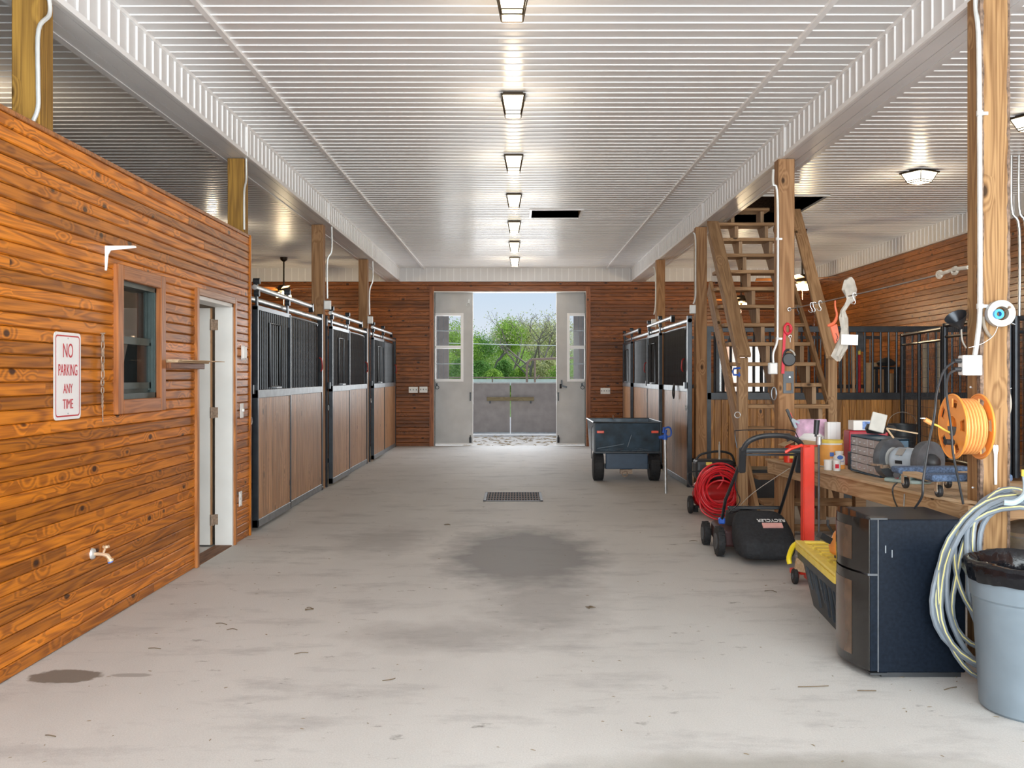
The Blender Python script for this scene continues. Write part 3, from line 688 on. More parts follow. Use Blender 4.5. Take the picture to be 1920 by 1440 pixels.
# shelf bracket
t = thing('shelf_bracket', 'white metal shelf bracket high on the office wall above the window', 'bracket', (XW, 5.60, 2.07))
MB().bx(0, .004, -.012, .012, -.07, .07).build('wall_arm', M_wht, t, bevel=.001)
MB().prism([(0, .07), (.175, .066), (.175, .060), (.03, .045), (.016, .02), (.008, -.065), (0, -.07)], Matrix(((1, 0, 0, 0), (0, 0, 1, -.004), (0, 1, 0, 0), (0, 0, 0, 1))), .008).bx(0, .17, -.012, .012, .067, .071).build('shelf_arm', M_wht, t)
# wooden ledge
t = thing('wall_shelf', 'small wooden shelf with a thin top board between window and door', 'shelf', (XW, 6.9, 1.49))
MB().bx(0, .05, -.38, .33, -.04, .0).build('shelf_rail', wood('ledge', (.28, .11, .05), (.13, .045, .02), 'Y', .45, .3, .1, .1), t, bevel=.003)
MB().bx(0.0, .10, -.37, .40, .012, .020).bx(.10, .17, -.30, .42, .013, .018).build('shelf_board', W_ply, t)
MB().bx(0.0, .09, -.36, .30, .0, .012).build('shelf_batten', W_ply, t)
# chain
t = thing('chain', 'rusty hanging chain with snap hook on the office wall left of the window', 'chain', (XW + .012, 5.53, 1.64))
z = 0
for i in range(6):
    pts = []; L = .028; r = .011
    for k in range(16):
        a = 2 * PI * k / 16; u = r * math.cos(a); v = (L - .012) * math.sin(a) + (.008 if math.sin(a) > 0 else -.008)
        pts.append((0.002 + (u * .5 if i % 2 else 0), u if not i % 2 else u * .45, z - .025 + v))
    MB().tube(pts, .0036, 6, closed=True).build('link', M_rust, t, smooth=True); z -= .041
MB().tube(arc((.0, .0, z - .03), .018, R(100), R(420), 12, (0, 1, 0), (0, 0, 1)), .0045, 6).build('snap_hook', M_rust, t, smooth=True)
MB().tube(arc((.0, .0, z - .075), .018, 0, 2 * PI, 16, (0, 1, 0), (0, 0, 1))[:-1], .0036, 6, closed=True).build('link_ring', M_rust, t, smooth=True)
z -= .10
for i in range(3):
    MB().tube([(0, .008 * math.cos(2 * PI * k / 10), z - .012 + .015 * math.sin(2 * PI * k / 10)) for k in range(10)], .003, 6, closed=True).build('link', M_rust, t, smooth=True); z -= .024
MB().tube([(0, 0, z), (0, .004, z - .08)], .003, 6).build('end_link', M_rust, t)
MB().cyl((-.012, 0, .0), (.015, 0, 0), .004, n=6).build('nail', M_rust, t)
# hose bib
t = thing('hose_bib', 'copper coloured water tap low on the office wall', 'tap', (XW, 5.42, .42))
MB().lathe([(0, 0), (.032, 0), (.028, .012), (.018, .016), (0, .016)], 16, MT((0, 0, 0), (0, R(90), 0))).build('escutcheon', M_zinc, t, smooth=True)
MB().tube([(0, 0, 0), (.06, .0, -.003), (.085, .0, -.01), (.10, 0, -.03)], [.010, .010, .013, .012], 10).cyl((.10, 0, -.028), (.104, 0, -.042), .017).build('spout', M_brass, t, smooth=True)
MB().cyl((.062, 0, 0), (.075, .0, .035), .006).build('stem', M_brass, t)
m = MB()
for k in range(6): m.cyl((.078 + .018 * math.cos(k * PI / 3), .018 * math.sin(k * PI / 3), .04), (.078, 0, .034), .007, n=6)
m.build('handwheel', M_brass, t)
MB().cyl((.1, 0, -.04), (.104, 0, -.05), .0145).build('vacuum_cap', M_blue2, t)

# ------------------------------------------------------------------ barn doors at the back
def barn_door(name, x0, x1, hx, wx0, wx1, ring):
    t = thing(name, kind='structure', loc=(0, YB + .18, 0))
    # leaf with window opening wx0..wx1, z 1.30..2.63
    wz0, wz1 = 1.285, 2.665
    m = MB().bx(x0, x1, 0, .05, .03, wz0).bx(x0, x1, 0, .05, wz1, 3.14)
    if wx0 > x0: m.bx(x0, wx0, 0, .05, wz0, wz1)
    if wx1 < x1: m.bx(wx1, x1, 0, .05, wz0, wz1)
    m.build('door_panel', M_greydoor, t)
    f = MB(); k = .055
    f.bx(wx0, wx0 + k, -.02, .06, wz0, wz1).bx(wx1 - k, wx1, -.02, .06, wz0, wz1).bx(wx0 + k, wx1 - k, -.02, .06, wz1 - k, wz1).bx(wx0 + k, wx1 - k, -.02, .06, wz0, wz0 + k).bx(wx0 + k, wx1 - k, -.02, .06, 1.95, 2.01)
    fr = f.build('window_frame', M_lip, t, bevel=.004)
    for (a, b) in ((wz0 + k, 1.95), (2.01, wz1 - k)):
        MB().bx(wx0 + k, wx1 - k, .02, .024, a, b).build('pane', M_glassc, fr)
        MB().bx(wx0 + k, wx1 - k, .012, .03, (a + b) / 2 - .008, (a + b) / 2 + .008).build('muntin', M_chan, fr)
    MB().bx(x0, x0 + .012, -.012, 0, .03, 3.14).bx(x1 - .012, x1, -.012, 0, .03, 3.14).bx(x0, x1, -.015, 0, .02, .05).build('edge_trim', M_lip, t)
    MB().cb((hx, -.02, 1.00 - .02), (.02, .025, .16)).cb((hx, -.01, 1.06), (.03, .02, .02)).build('pull_handle', M_black, t, bevel=.003)
    MB().cyl((hx, -.03, .06), (hx, -.03, .17), .022, n=10).cyl((hx, -.03, .17), (hx, -.03, .21), .01, n=8).build('drop_bolt', M_black, t)
    MB().tube(arc((ring, -.03, 1.17), .035, 0, 2 * PI, 14)[:-1], .006, 6, closed=True).cb((ring - .01, -.015, 1.23), (.03, .02, .05)).build('ring_pull', M_black, t)
    return t
DY = (YB + .18) / F
d2 = barn_door('door_2', -1.72, (887 - VX) * DY, -.62 * 0 + (882 - VX) * DY, -1.66, (869 - VX) * DY, (820 - VX) * DY)
d3 = barn_door('door_3', (1043 - VX) * DY, 1.50, (1047 - VX) * DY, (1063 - VX) * DY, 1.44, (1092 - VX) * DY)
MB().cb(((1053 - VX) * DY, -.03, 1.26), (.03, .02, .12)).cb(((1057 - VX) * DY, -.035, 1.19), (.13, .03, .035), Euler((0, R(12), 0))).cyl(((1051 - VX) * DY, -.04, 1.15), ((1051 - VX) * DY, -.04, 1.24), .02, n=8).build('latch', M_black, d3)
MB().tube(arc(((878 - VX) * DY, -.03, 2.83), .04, 0, 2 * PI, 14)[:-1], .006, 6, closed=True).cb(((879 - VX) * DY, -.02, 2.9), (.025, .02, .08)).build('hook_ring', M_zinc, d2)
for nm, x in (('trim_5', DX0), ('trim_6', DX1)):
    tag(MB().bx(x - .01 if x < 0 else x, x if x < 0 else x + .01, YB - .035, YB + .16, 0, DZ).build(nm, M_whitep), kind='structure')
tag(MB().bx(DX0, DX1, YB - .03, YB + .16, DZ - .015, DZ).build('trim_7', M_whitep), kind='structure')
def back_switch(label, x, y, wpx, ntog):
    p = px(x, y, YB - .01); t = thing('switch_plate', label, 'light switch', p)
    ww = wpx * YB / F
    MB().cb((0, -.006, 0), (ww, .012, .12)).build('plate', M_wht, t, bevel=.002)
    for k in range(ntog): MB().cb((-ww / 2 + ww * (k + .5) / ntog, -.018, .003), (.012, .016, .026)).build('toggle', M_dgrey, t)
back_switch('left of two white switch plates beside the left barn door', 775, 731, 17, 3)
back_switch('right of two white switch plates beside the left barn door', 794, 730.5, 15, 3)
back_switch('four toggle switch plate right of the right barn door', 1135, 733, 18, 4)

# ------------------------------------------------------------------ stall fronts
def bars(parent, x, ya, yb, z0, z1, sp, r, mat):
    n = max(2, int(round((yb - ya) / sp))); me = None
    for i in range(1, n):
        if me is None:
            o = MB().cyl((0, 0, 0), (0, 0, z1 - z0), r, n=8, caps=False).build('bar', mat, parent, smooth=True); me = o.data
        else: o = bpy.data.objects.new('bar', me); C.objects.link(o); o.parent = parent
        o.location = (x, ya + (yb - ya) * i / n, z0)
def vplanks(mb, x0, x1, ya, yb, z0, z1, wd=.088):
    n = max(1, int(round((yb - ya) / wd))); d = (yb - ya) / n
    for i in range(n):
        a = ya + i * d; mb.bx(x0, x1, a + .0025, a + d - .0025, z0, z1)
    mb.bx(x0 + .006, x1 - .006, ya, yb, z0, z1)
def stall_front(label, X, y0, y1, side, flip, missing=None, rail=True):
    """side=-1: stall lies towards -X, aisle at +X. flip: door at the far end."""
    t = thing('stall_front', label, 'stall front', (X, y0, 0)); s = -side       # s points to the aisle
    L = y1 - y0
    def seg(a, b): return (L - b, L - a) if flip else (a, b)
    for nm, a in (('end_post', .03), ('end_post', L - .03)):
        MB().bx(-.03, .03, a - .03, a + .03, 0, 2.16).bx(-.035, .035, a - .035, a + .035, 0, .04).build(nm, M_blacks, t, bevel=.004)
    # fixed panel
    fa, fb = seg(1.42, L - .06)
    fp = MB(); vplanks(fp, -.02, .02, fa, fb, .07, 1.2); fpo = fp.build('fixed_panel_boards', W_stall, t)
    MB().bx(-.028, .028, fa, fb, 0.005, .075).build('bottom_channel', M_chan, t, bevel=.003)
    MB().bx(-.03, .03, fa, fb, 1.2, 1.275).build('middle_channel', M_chan, t, bevel=.003)
    g = MB().tube(smooth_path([(0, fa + .02, 1.275), (0, fa + .02, 1.98), (0, fa + .06, 2.03), (0, fb - .30, 2.03), (0, fb - .22, 2.0), (0, fb - .20, 1.92), (0, fb - .20, 1.275)] if not flip else
                                 [(0, fb - .02, 1.275), (0, fb - .02, 1.98), (0, fb - .06, 2.03), (0, fa + .30, 2.03), (0, fa + .22, 2.0), (0, fa + .20, 1.92), (0, fa + .20, 1.275)], 3), .015, 8)
    g.build('grille_frame', M_black, t, smooth=True)
    ga, gb = (fa + .02, fb - .2) if not flip else (fa + .2, fb - .02)
    bars(t, 0, ga, gb, 1.275, 2.02, .085, .012, M_black)
    # red latch handle
    yh = fb - .17 if not flip else fa + .17
    MB().tube(smooth_path([(s * .03, yh, 1.62), (s * .06, yh - .02, 1.6), (s * .07, yh - .02, 1.5), (s * .05, yh, 1.46)], 4),   .009, 8).build('latch_handle', plain('dark_red_grip%d' % int(y0 * 10 + s), (.35, .02, .02), .5), t, smooth=True)
    # sliding door
    da, db = seg(.12, 1.44); xd = s * .055
    d = thing('sliding_door'); d.parent = t
    m = MB(); vplanks(m, xd - .018, xd + .018, da + .02, db - .02, .10, 1.2); m.build('door_boards', W_stall, d)
    MB().bx(xd - .026, xd + .026, da, db, .03, .10).build('bottom_rail', M_chan, d, bevel=.003)
    MB().bx(xd - .028, xd + .028, da, db, 1.2, 1.275).build('middle_rail', M_chan, d, bevel=.003)
    MB().bx(xd - .026, xd + .026, da, da + .03, .03, 2.03).bx(xd - .026, xd + .026, db - .03, db, .03, 2.03).bx(xd - .02, xd + .02, da, db, 2.0, 2.04).build('door_frame', M_blacks, d)
    bars(d, xd, da + .03, db - .03, 1.275, 2.01, .08, .011, M_black)
    c0 = (da + db) / 2
    MB().tube([(xd + s * .02, c0 - .2, 1.3), (xd + s * .02, c0 - .2, 1.9), (xd + s * .02, c0 + .2, 1.9), (xd + s * .02, c0 + .2, 1.3)], .012, 6, closed=True).build('feed_hatch', M_black, d)
    MB().cb((xd + s * .03, c0, 1.29), (.06, .22, .015)).build('hatch_sill', M_chan, d)
    for yy in (da + .06, db - .06):
        MB().bx(xd - .008, xd + .008, yy - .025, yy + .025, 1.9, 2.27).cyl((xd - .03, yy, 2.26), (xd + .03, yy, 2.26), .028, n=14).cyl((xd - .02, yy, 2.15), (xd + .025, yy, 2.15), .03, n=12).build('roller_hanger', M_blacks, d)
    # rails
    if rail:
        ra, rb = (.05, L) if not flip else (0, L - .05)
        MB().cyl((0, ra, 2.10), (0, rb, 2.10), .027, n=12).build('header_tube', M_steel, t, smooth=True)
        ra, rb = (.1, 2.55) if not flip else (L - 2.55, L - .1)
        e_ = rb if not flip else ra
        MB().cyl((xd, ra, 2.2), (xd, rb, 2.2), .024, n=12).build('door_track', M_steel, t, smooth=True)
        MB().cb((xd, e_, 2.18), (.05, .07, .08), Euler((R(25), 0, 0))).build('track_stop', M_black, t)
    MB().tube(arc((s * .045, .03, 1.0), .032, 0, 2 * PI, 14, (0, 1, 0), (0, 0, 1))[:-1], .005, 6, closed=True).build('tie_ring', M_steel, t)
    MB().cb((s * .05, .06, 1.28), (.03, .09, .08)).build('latch_bracket', M_blacks, t)
    return t
s1 = stall_front('left stall front with black bars, nearest, right after the office door', -2.405, 8.74, 12.12, -1, False)
stall_front('middle left stall front between the second and third left timber posts', -2.405, 12.36, 15.76, -1, False)
stall_front('farthest left stall front against the back wall', -2.405, 16.0, 19.5, -1, False)
s4 = stall_front('nearer right stall front beside the blue hydrant handle', 2.19, 12.36, 15.92, 1, True)
stall_front('farther right stall front next to the back wall', 2.19, 16.02, 19.5, 1, True)
# black strap on right stall
t = thing('strap', 'black looped strap hanging from the nearer right stall grille', 'strap', (2.13, 13.2, 1.3))
MB().tube(smooth_path([(0, 0, 0), (-.01, -.06, -.06), (-.012, -.07, -.14), (-.01, 0, -.2), (-.012, .06, -.14), (-.01, .04, -.06), (0, 0, 0)], 5), .010, 6).build('loop', M_plast, t, smooth=True)
# side partitions between stalls (left & right) in simple planks
def partition_row(name, label, xa, xb, Y):
    t = thing(name, label, 'partition', ((xa + xb) / 2, Y, 0))
    h = (xb - xa) / 2
    m = MB(); n = int(2 * h / .09); 
    for i in range(n): m.bx(-h + i * 2 * h / n + .002, -h + (i + 1) * 2 * h / n - .002, -.02, .02, .07, 1.2)
    m.build('boards', W_stall, t)
    MB().bx(-h, h, -.025, .025, 1.2, 1.26).bx(-h, h, -.025, .025, 2.0, 2.05).bx(-h, h, -.025, .025, 0, .07).build('rail', M_blacks, t)
    m = MB(); 
    for i in range(1, int(2 * h / .1)): m.cyl((-h + i * .1, 0, 1.26), (-h + i * .1, 0, 2.0), .011, n=6, caps=False)
    tag(m.build('bars', M_black, t), kind='stuff')
partition_row('stall_partition', 'black barred divider between the two left rear stalls', -5.9, -2.55, 15.9)
partition_row('stall_partition', 'black barred divider between the nearer left stalls', -5.9, -2.55, 12.26)
partition_row('stall_partition', 'black barred divider between the two right stalls', 2.45, 5.9, 15.95)

# cross partition facing camera
XA, XB, YP = 2.42, 5.93, 12.46
t = thing('stall_wall', 'black barred pine board wall behind the stairs, facing the camera', 'partition', (XA, YP, 0)); Lp = XB - XA
nb = int(Lp / .088)
for i in range(nb):
    o = bpy.data.objects.new('board', vboard_mesh(1.04, round(Lp / nb, 4), .03, W_part, .004)); C.objects.link(o); o.parent = t
    o.location = (Lp * (i + .5) / nb, .0, .06 + .52); o.rotation_euler = (0, R(90), 0)
MB().bx(0, Lp, -.035, .03, 1.10, 1.19).build('sill_rail', M_black, t, bevel=.004)
MB().bx(0, Lp, -.03, .03, 1.955, 2.03).build('top_rail', M_black, t, bevel=.004)
MB().bx(0, Lp, -.03, .03, 0, .06).build('bottom_rail', M_black, t)
for a in (0.02, Lp - .02): MB().bx(a - .03, a + .03, -.035, .03, 0, 2.03).build('upright', M_black, t)
me = None; n = int(Lp / .1)
for i in range(1, n):
    if me is None: o = MB().cyl((0, 0, 0), (0, 0, .77), .014, n=8, caps=False).build('bar', M_blacks, t, smooth=True); me = o.data
    else: o = bpy.data.objects.new('bar', me); C.objects.link(o); o.parent = t
    o.location = (Lp * i / n, 0, 1.19)
# stored things behind the bars
for i, (x, y0_, y1_, c, lb) in enumerate([(1583, 645, 760, (.55, .38, .22), 'pale wooden tool handle behind the bars, leftmost'), (1600, 650, 760, (.60, .42, .25), 'yellow wooden tool handle left of the red one behind the bars'), (1611, 665, 760, (.5, .02, .03), 'red tool handle with yellow tip behind the bars')]):
    a = px(x, y0_, 12.75); b = px(x + 2, y1_ + 130, 12.75); b.z = .03; t = thing('tool_handle', lb, 'tool', b)
    MB().cyl((0, 0, 0), a - b, .018, .016, n=10).build('shaft', plain('handle_%d' % i, c, .5), t, smooth=True)
    if i == 2: MB().cyl((a - b), (a - b) + Vector((0, 0, .05)), .017, n=10).build('tip', M_yellow, t)
t = thing('spade', 'spade with grey blade upward among tool handles behind the bars', 'tool', (px(1612, 700, 12.9).x, 12.9, 0))
MB().cyl((0, 0, 0), (0, 0, 1.75), .016, n=8).build('shaft', W_stair, t)
MB().prism([(-.05, 0), (.05, 0), (.05, .2), (.03, .28), (0, .32), (-.03, .28), (-.05, .2)], Matrix(((1, 0, 0, 0), (0, 0, -1, 0), (0, 1, 0, 1.72), (0, 0, 0, 1))), .01).build('blade', M_dgrey, t)
for k, (x0_, x1_, yt, Y, lb) in enumerate([(1622, 1645, 680, 12.9, 'tall cardboard box behind the bars right of the red handle'), (1650, 1662, 690, 12.95, 'narrow tan cardboard sheet behind the bars'), (1664, 1676, 700, 12.85, 'rounded tan board behind the bars left of the pen'), (1730, 1738, 638, 12.8, 'tall cream plank standing behind the mesh pen, leftmost'), (1755, 1764, 640, 12.8, 'tall cream plank standing behind the mesh pen'), (1335, 1378, 700, 13.4, 'cardboard box behind the stair handrail newel')]):
    a = px(x0_, yt, Y); b = px(x1_, yt, Y); t = thing('storage_board', lb, 'box', ((a.x + b.x) / 2, Y, 0)); hw = (b.x - a.x) / 2
    MB().bx(-hw, hw, -.01 if hw < .1 else -.12, .02 if hw < .1 else .12, 0, a.z).build('panel', M_card if k != 3 and k != 4 else plain('cream_%d' % k, (.66, .55, .38), .7), t, bevel=.004)
    if hw > .07: MB().bx(-.025, .025, -.122, -.1195, 0, a.z).build('tape', plain('tape%d' % k, (.45, .30, .16), .3), t)
t = thing('saddle_rack', 'black saddle rack with straps hanging behind the bars', 'rack', cpx(1655, 690, 12.7))
MB().cyl((-.12, 0, 0), (.22, 0, 0), .018).build('rack_bar', M_black, t)
MB().cb((-.07, .02, -.2), (.03, .02, .4)).cb((.05, .02, -.22), (.04, .02, .42)).cb((.19, .02, -.25), (.07, .02, .5)).build('strap', M_fabric, t)
MB().lathe([(0, 0), (.10, .01), (.12, .05), (.06, .1), (0, .12)], 16, MT((.06, .04, .02), (0, 0, 0))).build('pad', M_fabric, t, smooth=True)
# dark mirror behind stair
a = px(1342, 640, 12.9); b = px(1440, 745, 12.9)
t = thing('leaning_mirror', 'dark framed mirror leaning behind the bars left of the leash post', 'mirror', ((a.x + b.x) / 2, 12.9, 0)); hw = (b.x - a.x) / 2
MB().bx(-hw, hw, 0, .03, 0, a.z).build('frame', M_black, t, bevel=.004)
MB().bx(-hw + .05, hw - .05, -.004, 0, .9, a.z - .06).build('glass', plain('mirror_glass', (.5, .52, .52), .04, metal=1, var=.02), t)

# ------------------------------------------------------------------ staircase
def tz(k): return .0545 + .2125 * k
def ty(k): return 8.79 + .21 * k
st = thing('staircase', 'open wooden staircase climbing away from the camera to the ceiling opening', 'staircase', (2.65, 9.0, 0)); O = Vector((2.65, 9.0, 0))
for k in range(1, 17):
    o = MB().bx((2.235 + max(0, k - 11) * .05) - O.x, 3.1 - O.x, -.15, .13, -.038, 0).build('tread', W_stair, st, bevel=.004); o.location = (0, ty(k) - O.y, tz(k))
for xs in (2.66, 3.02):
    m = MB()
    for k in range(0, 17):
        ya = ty(k) - O.y; z0_ = tz(k)
        yb_ = ya + .13
        # sawtooth segment: vertical riser part under tread + diagonal
        zz = z0_ - .038
        poly = [(ya - .10, zz), (ya + .12, zz), (ya + .12, zz - .12 + .0), (ya + .12, zz - .30), (ya - .10, zz - .28 - .21 + .21)]
        if k == 0: continue
        lo = max(0.0, zz - .34)
        P = [(ya - .10, zz), (ya + .115, zz), (ya + .115, max(.0, zz - .14)), (ya - .10, max(.0, zz - .36))]
        vs = [(xs - O.x - .02, p[0], p[1]) for p in P] + [(xs - O.x + .02, p[0], p[1]) for p in P]
        m.add(vs, [(0, 1, 2, 3), (7, 6, 5, 4), (0, 4, 5, 1), (1, 5, 6, 2), (2, 6, 7, 3), (3, 7, 4, 0)])
    m.build('stringer', wood('stringer_%d' % int(xs * 100), (.46, .31, .19), (.30, .18, .10), 'Z', .75, .4, 0, .12), st)
def lb(p0, p1, wd, th, nm, up=(0, 0, 1), mat=None):
    p0 = Vector(p0); p1 = Vector(p1); L = (p1 - p0).length; c = (p0 + p1) / 2
    d = (p1 - p0).normalized(); a = d.cross(Vector(up))
    if a.length < 1e-4: a = d.cross(Vector((0, 1, 0)))
    a.normalize(); n_ = a.cross(d)
    o = MB().bx(-L / 2, L / 2, -wd / 2, wd / 2, -th / 2, th / 2).build(nm, mat or W_stair, st, bevel=.004)
    M = Matrix((d, a, n_)).transposed()
    if M.determinant() < 0: M = Matrix((d, -a, n_)).transposed()
    o.rotation_euler = M.to_euler(); o.location = c - O; return o
lb((2.12, 9.12, 1.585), (2.14, 10.68, 3.07), .125, .04, 'handrail')
lb((3.10, 9.62, 1.585), (3.30, 11.62, 3.36), .125, .04, 'handrail')
lb((2.075, 9.14, 1.50), (2.09, 10.6, 2.93), .03, .07, 'rail_brace')
lb((3.10, 9.75, 1.15), (3.14, 11.9, 3.2), .04, .085, 'mid_rail')
lb((2.12, 9.2, 0), (2.12, 9.2, 1.57), .09, .09, 'newel_post')
lb((3.14, 9.78, 0), (3.14, 9.78, 1.62), .09, .09, 'newel_post')
lb((2.21, 9.02, .10), (2.24, 11.35, 2.42), .04, .20, 'side_stringer')
lb((2.3, 8.72, .055), (3.05, 8.72, .055), .09, .05, 'base_board')
lb((2.60, 9.6, 0), (2.6, 9.6, .42), .09, .06, 'support_leg')
lb((2.98, 9.6, 0), (2.98, 9.6, .42), .09, .06, 'support_leg')

# ------------------------------------------------------------------ workbench
def zb(y): return .785 - (y - 4.8) * .0276
BT = math.atan(.0276)
t = thing('workbench', 'long pale plywood workbench fixed between two right posts', 'workbench', (2.2, 4.8, .785)); 
t.rotation_euler = (-BT, 0, 0)
MB().prism([(-.02, 3.80), (-.02, .36), (.0, .20), (.03, .08), (.062, .02), (.062, .165), (.80, .165), (.80, 3.80)], Matrix.Translation((0, 0, -.016)), .016).build('plywood_top', W_ply, t)
MB().bx(.0, .038, -.02, 3.80, -.125, -.017).build('front_rail', W_bench, t, bevel=.003)
MB().bx(.038, .76, 3.74, 3.78, -.10, -.018).bx(.22, .76, .14, .18, -.10, -.018).build('end_rail', W_stair, t)
MB().bx(.76, .80, .16, 3.8, -.11, -.017).build('rear_rail', W_bench, t)
MB().bx(.70, .79, 3.6, 3.69, -.67, -.018).build('leg', W_stair, t); MB().bx(.70, .79, .4, .49, -.76, -.018).build('leg', W_stair, t)
MB().bx(.16, .76, 1.9, 1.94, -.10, -.018).build('cross_rail', W_stair, t)
MB().cyl((-.006, .75, -.03), (-.006, .76, -.10), .004, n=6).build('bolt', M_steel, t)

# black crates below bench and stairs; the bench one is added to darken the floor
for lbl, x, y, h, hw in (('black crate added under the workbench to darken the floor there', 2.95, 7.6, .32, .25), ('black crate on the floor under the middle of the stairs', 2.75, 10.9, .36, .3), ('low black crate behind the lower stair treads at right', 3.35, 10.6, .28, .25)):
    t = thing('storage_crate', lbl, 'crate', (x, y, 0))
    MB().bx(-hw, hw, -.2, -.185, 0, h).bx(-hw, hw, .185, .2, 0, h).bx(-hw, -hw + .015, -.2, .2, 0, h).bx(hw - .015, hw, -.2, .2, 0, h).bx(-hw, hw, -.2, .2, 0, .015).build('crate_body', M_plast, t)
    MB().bx(-hw - .015, hw + .015, -.215, .215, h, h + .02).build('crate_lid', M_plast, t, bevel=.005)
# items on the bench
def on(x, y): return (x, y, zb(y) + .002)
t = thing('parts_cabinet', 'small blue and clear drawer parts cabinet next to the bench grinder', 'cabinet', on(2.44, 6.62)); H = .255
MB().bx(-.09, .10, -.28, .28, 0, .012).bx(-.09, .10, -.28, .28, H - .012, H).bx(-.09, .10, -.28, -.268, 0, H).bx(-.09, .10, .268, .28, 0, H).bx(.09, .10, -.28, .28, 0, H).build('case', plain('dark_blue_plastic', (.015, .07, .13), .4), t, bevel=.003)
for r_ in range(4):
    for c_ in range(5):
        o = MB().bx(-.092, -.084, -.05, .05, 0, .052).bx(-.084, .08, -.05, -.046, 0, .05).bx(-.084, .08, .046, .05, 0, .05).bx(-.084, .08, -.05, .05, 0, .004).bx(-.105, -.092, -.02, .02, .02, .03).build('drawer', M_smoke, t)
        o.location = (.006 - .003 * ((r_ * 3 + c_ * 7) % 3), -.214 + c_ * .107, .016 + r_ * .057)
# work lamp on the cabinet
t = thing('work_light', 'black work lamp with pale square lens lying on the parts cabinet', 'lamp', (2.50, 6.78, zb(6.62) + .262))
MB().lathe([(0, 0), (.06, .005), (.075, .04), (.06, .07), (0, .075)], 18, MT((0, .04, .0))).build('lamp_body', M_plast, t, smooth=True)
MB().lathe([(0, 0), (.03, .0), (.04, .03), (.02, .05), (0, .05)], 14, MT((.11, .06, .01))).build('knob', M_plast, t, smooth=True)
MB().cb((-.02, -.05, .085), (.10, .02, .13), Euler((R(-12), R(14), R(-15)))).build('lens', plain('pale_lens', (.62, .60, .54), .5), t, bevel=.006, seg=2)
# grinder
t = thing('bench_grinder', 'pale blue bench grinder with two dark wheels on the bench', 'grinder', on(2.385, 5.98), R(-62))
MB().prism([(-.10, -.09), (.10, -.09), (.13, -.05), (.13, .05), (.10, .09), (-.10, .09), (-.13, .05), (-.13, -.05)], MT((0, 0, 0)), .022).build('base_plate', M_green, t, bevel=.005)
MB().prism([(-.07, -.05), (.07, -.05), (.05, .05), (-.05, .05)], MT((0, 0, .02)), .05).build('pedestal', M_green, t, bevel=.01)
MX = Euler((0, R(90), 0)).to_matrix().to_4x4()
MB().lathe([(.0, -.10), (.05, -.10), (.074, -.08), (.080, -.06), (.080, .06), (.074, .08), (.05, .10), (0, .10)], 28, Matrix.Translation((0, 0, .13)) @ MX).build('motor', M_lblue, t, smooth=True)
for s in (-1, 1):
    MB().lathe([(0, -.018), (.100, -.018), (.105, 0), (.100, .018), (0, .018)], 30, Matrix.Translation((s * .135, 0, .13)) @ MX).build('grinding_wheel', M_stone, t, smooth=True)
    g = MB().lathe([(.07, -.024), (.122, -.024), (.125, 0), (.122, .024), (.0, .024 * 1)], 30, Matrix.Translation((s * .14, .006, .135)) @ (MX if s > 0 else Euler((0, R(-90), 0)).to_matrix().to_4x4()))
    g.build('wheel_guard', M_dgrey, t, smooth=True)
    MB().lathe([(.055, 0), (.052, .02), (.038, .042), (.018, .054), (0, .056)], 24, Matrix.Translation((s * .165, 0, .13)) @ Euler((0, R(90 * s), 0)).to_matrix().to_4x4()).build('wheel_cap', M_plast, t, smooth=True)
    MB().cb((s * .14, -.11, .10), (.05, .05, .01)).cb((s * .10, -.08, .09), (.02, .07, .02)).build('tool_rest', M_rust, t)
MB().tube([(0, 0, 0), (.01, -.02, .0)], .02).build('switch_boss', M_dgrey, t).location = (0, -.09, .05)
MB().cb((0, -.062, .186), (.05, .005, .05), Euler((R(-42), 0, 0))).build('rating_plate', plain('nameplate', (.32, .30, .28), .5), t)
MB().cb((0, -.081, .125), (.05, .004, .02), Euler((R(5), 0, 0))).build('warning_plate', M_black, t)
MB().cb((0, -.095, .04), (.02, .008, .025)).build('switch', M_lcd, t)
MB().tube(arc((.0, .0, .13), .078, R(60), R(160), 8, (0, 1, 0), (0, 0, 1)), .004, 6).build('eye_shield_arm', M_steel, t)
t = thing('wood_scrap', 'thin broken wooden stick lying on top of the grinder guard', 'stick', cpx(1690, 812, 5.95))
MB().beam((-.09, 0, .03), (.08, -.05, .0), .012, .008).beam((-.09, 0, .03), (-.05, -.01, -.03), .010, .01).build('stick', W_ply, t)
# dolly
t = thing('furniture_dolly', 'furniture dolly with blue carpeted rails standing on the bench end', 'dolly', on(2.33, 5.285), R(2))
MB().bx(-.21, .21, -.26, -.15, .085, .122).build('carpet_rail', M_carpet, t, bevel=.012, seg=3)
MB().bx(-.21, .21, .15, .26, .085, .122).build('carpet_rail', M_carpet, t, bevel=.012, seg=3)
MB().bx(-.19, -.11, -.15, .15, .078, .100).build('side_rail', W_ply, t, bevel=.003); MB().bx(.11, .19, -.15, .15, .078, .100).build('side_rail', W_ply, t, bevel=.003)
for (x, y) in ((-.15, -.2), (.16, -.2), (-.15, .2), (.09, .2)):
    c = MB().cyl((x - .012, y, .032), (x + .012, y, .032), .032, n=20).build('caster', M_plast, t, bevel=.006, seg=2)
    MB().cyl((x - .014, y, .032), (x + .014, y, .032), .014, n=12).build('hub', M_steel, c)
    MB().bx(x - .018, x - .015, y - .015, y + .015, .03, .083).bx(x + .015, x + .018, y - .015, y + .015, .03, .083).bx(x - .02, x + .02, y - .02, y + .02, .08, .085).build('fork', M_brass, c)
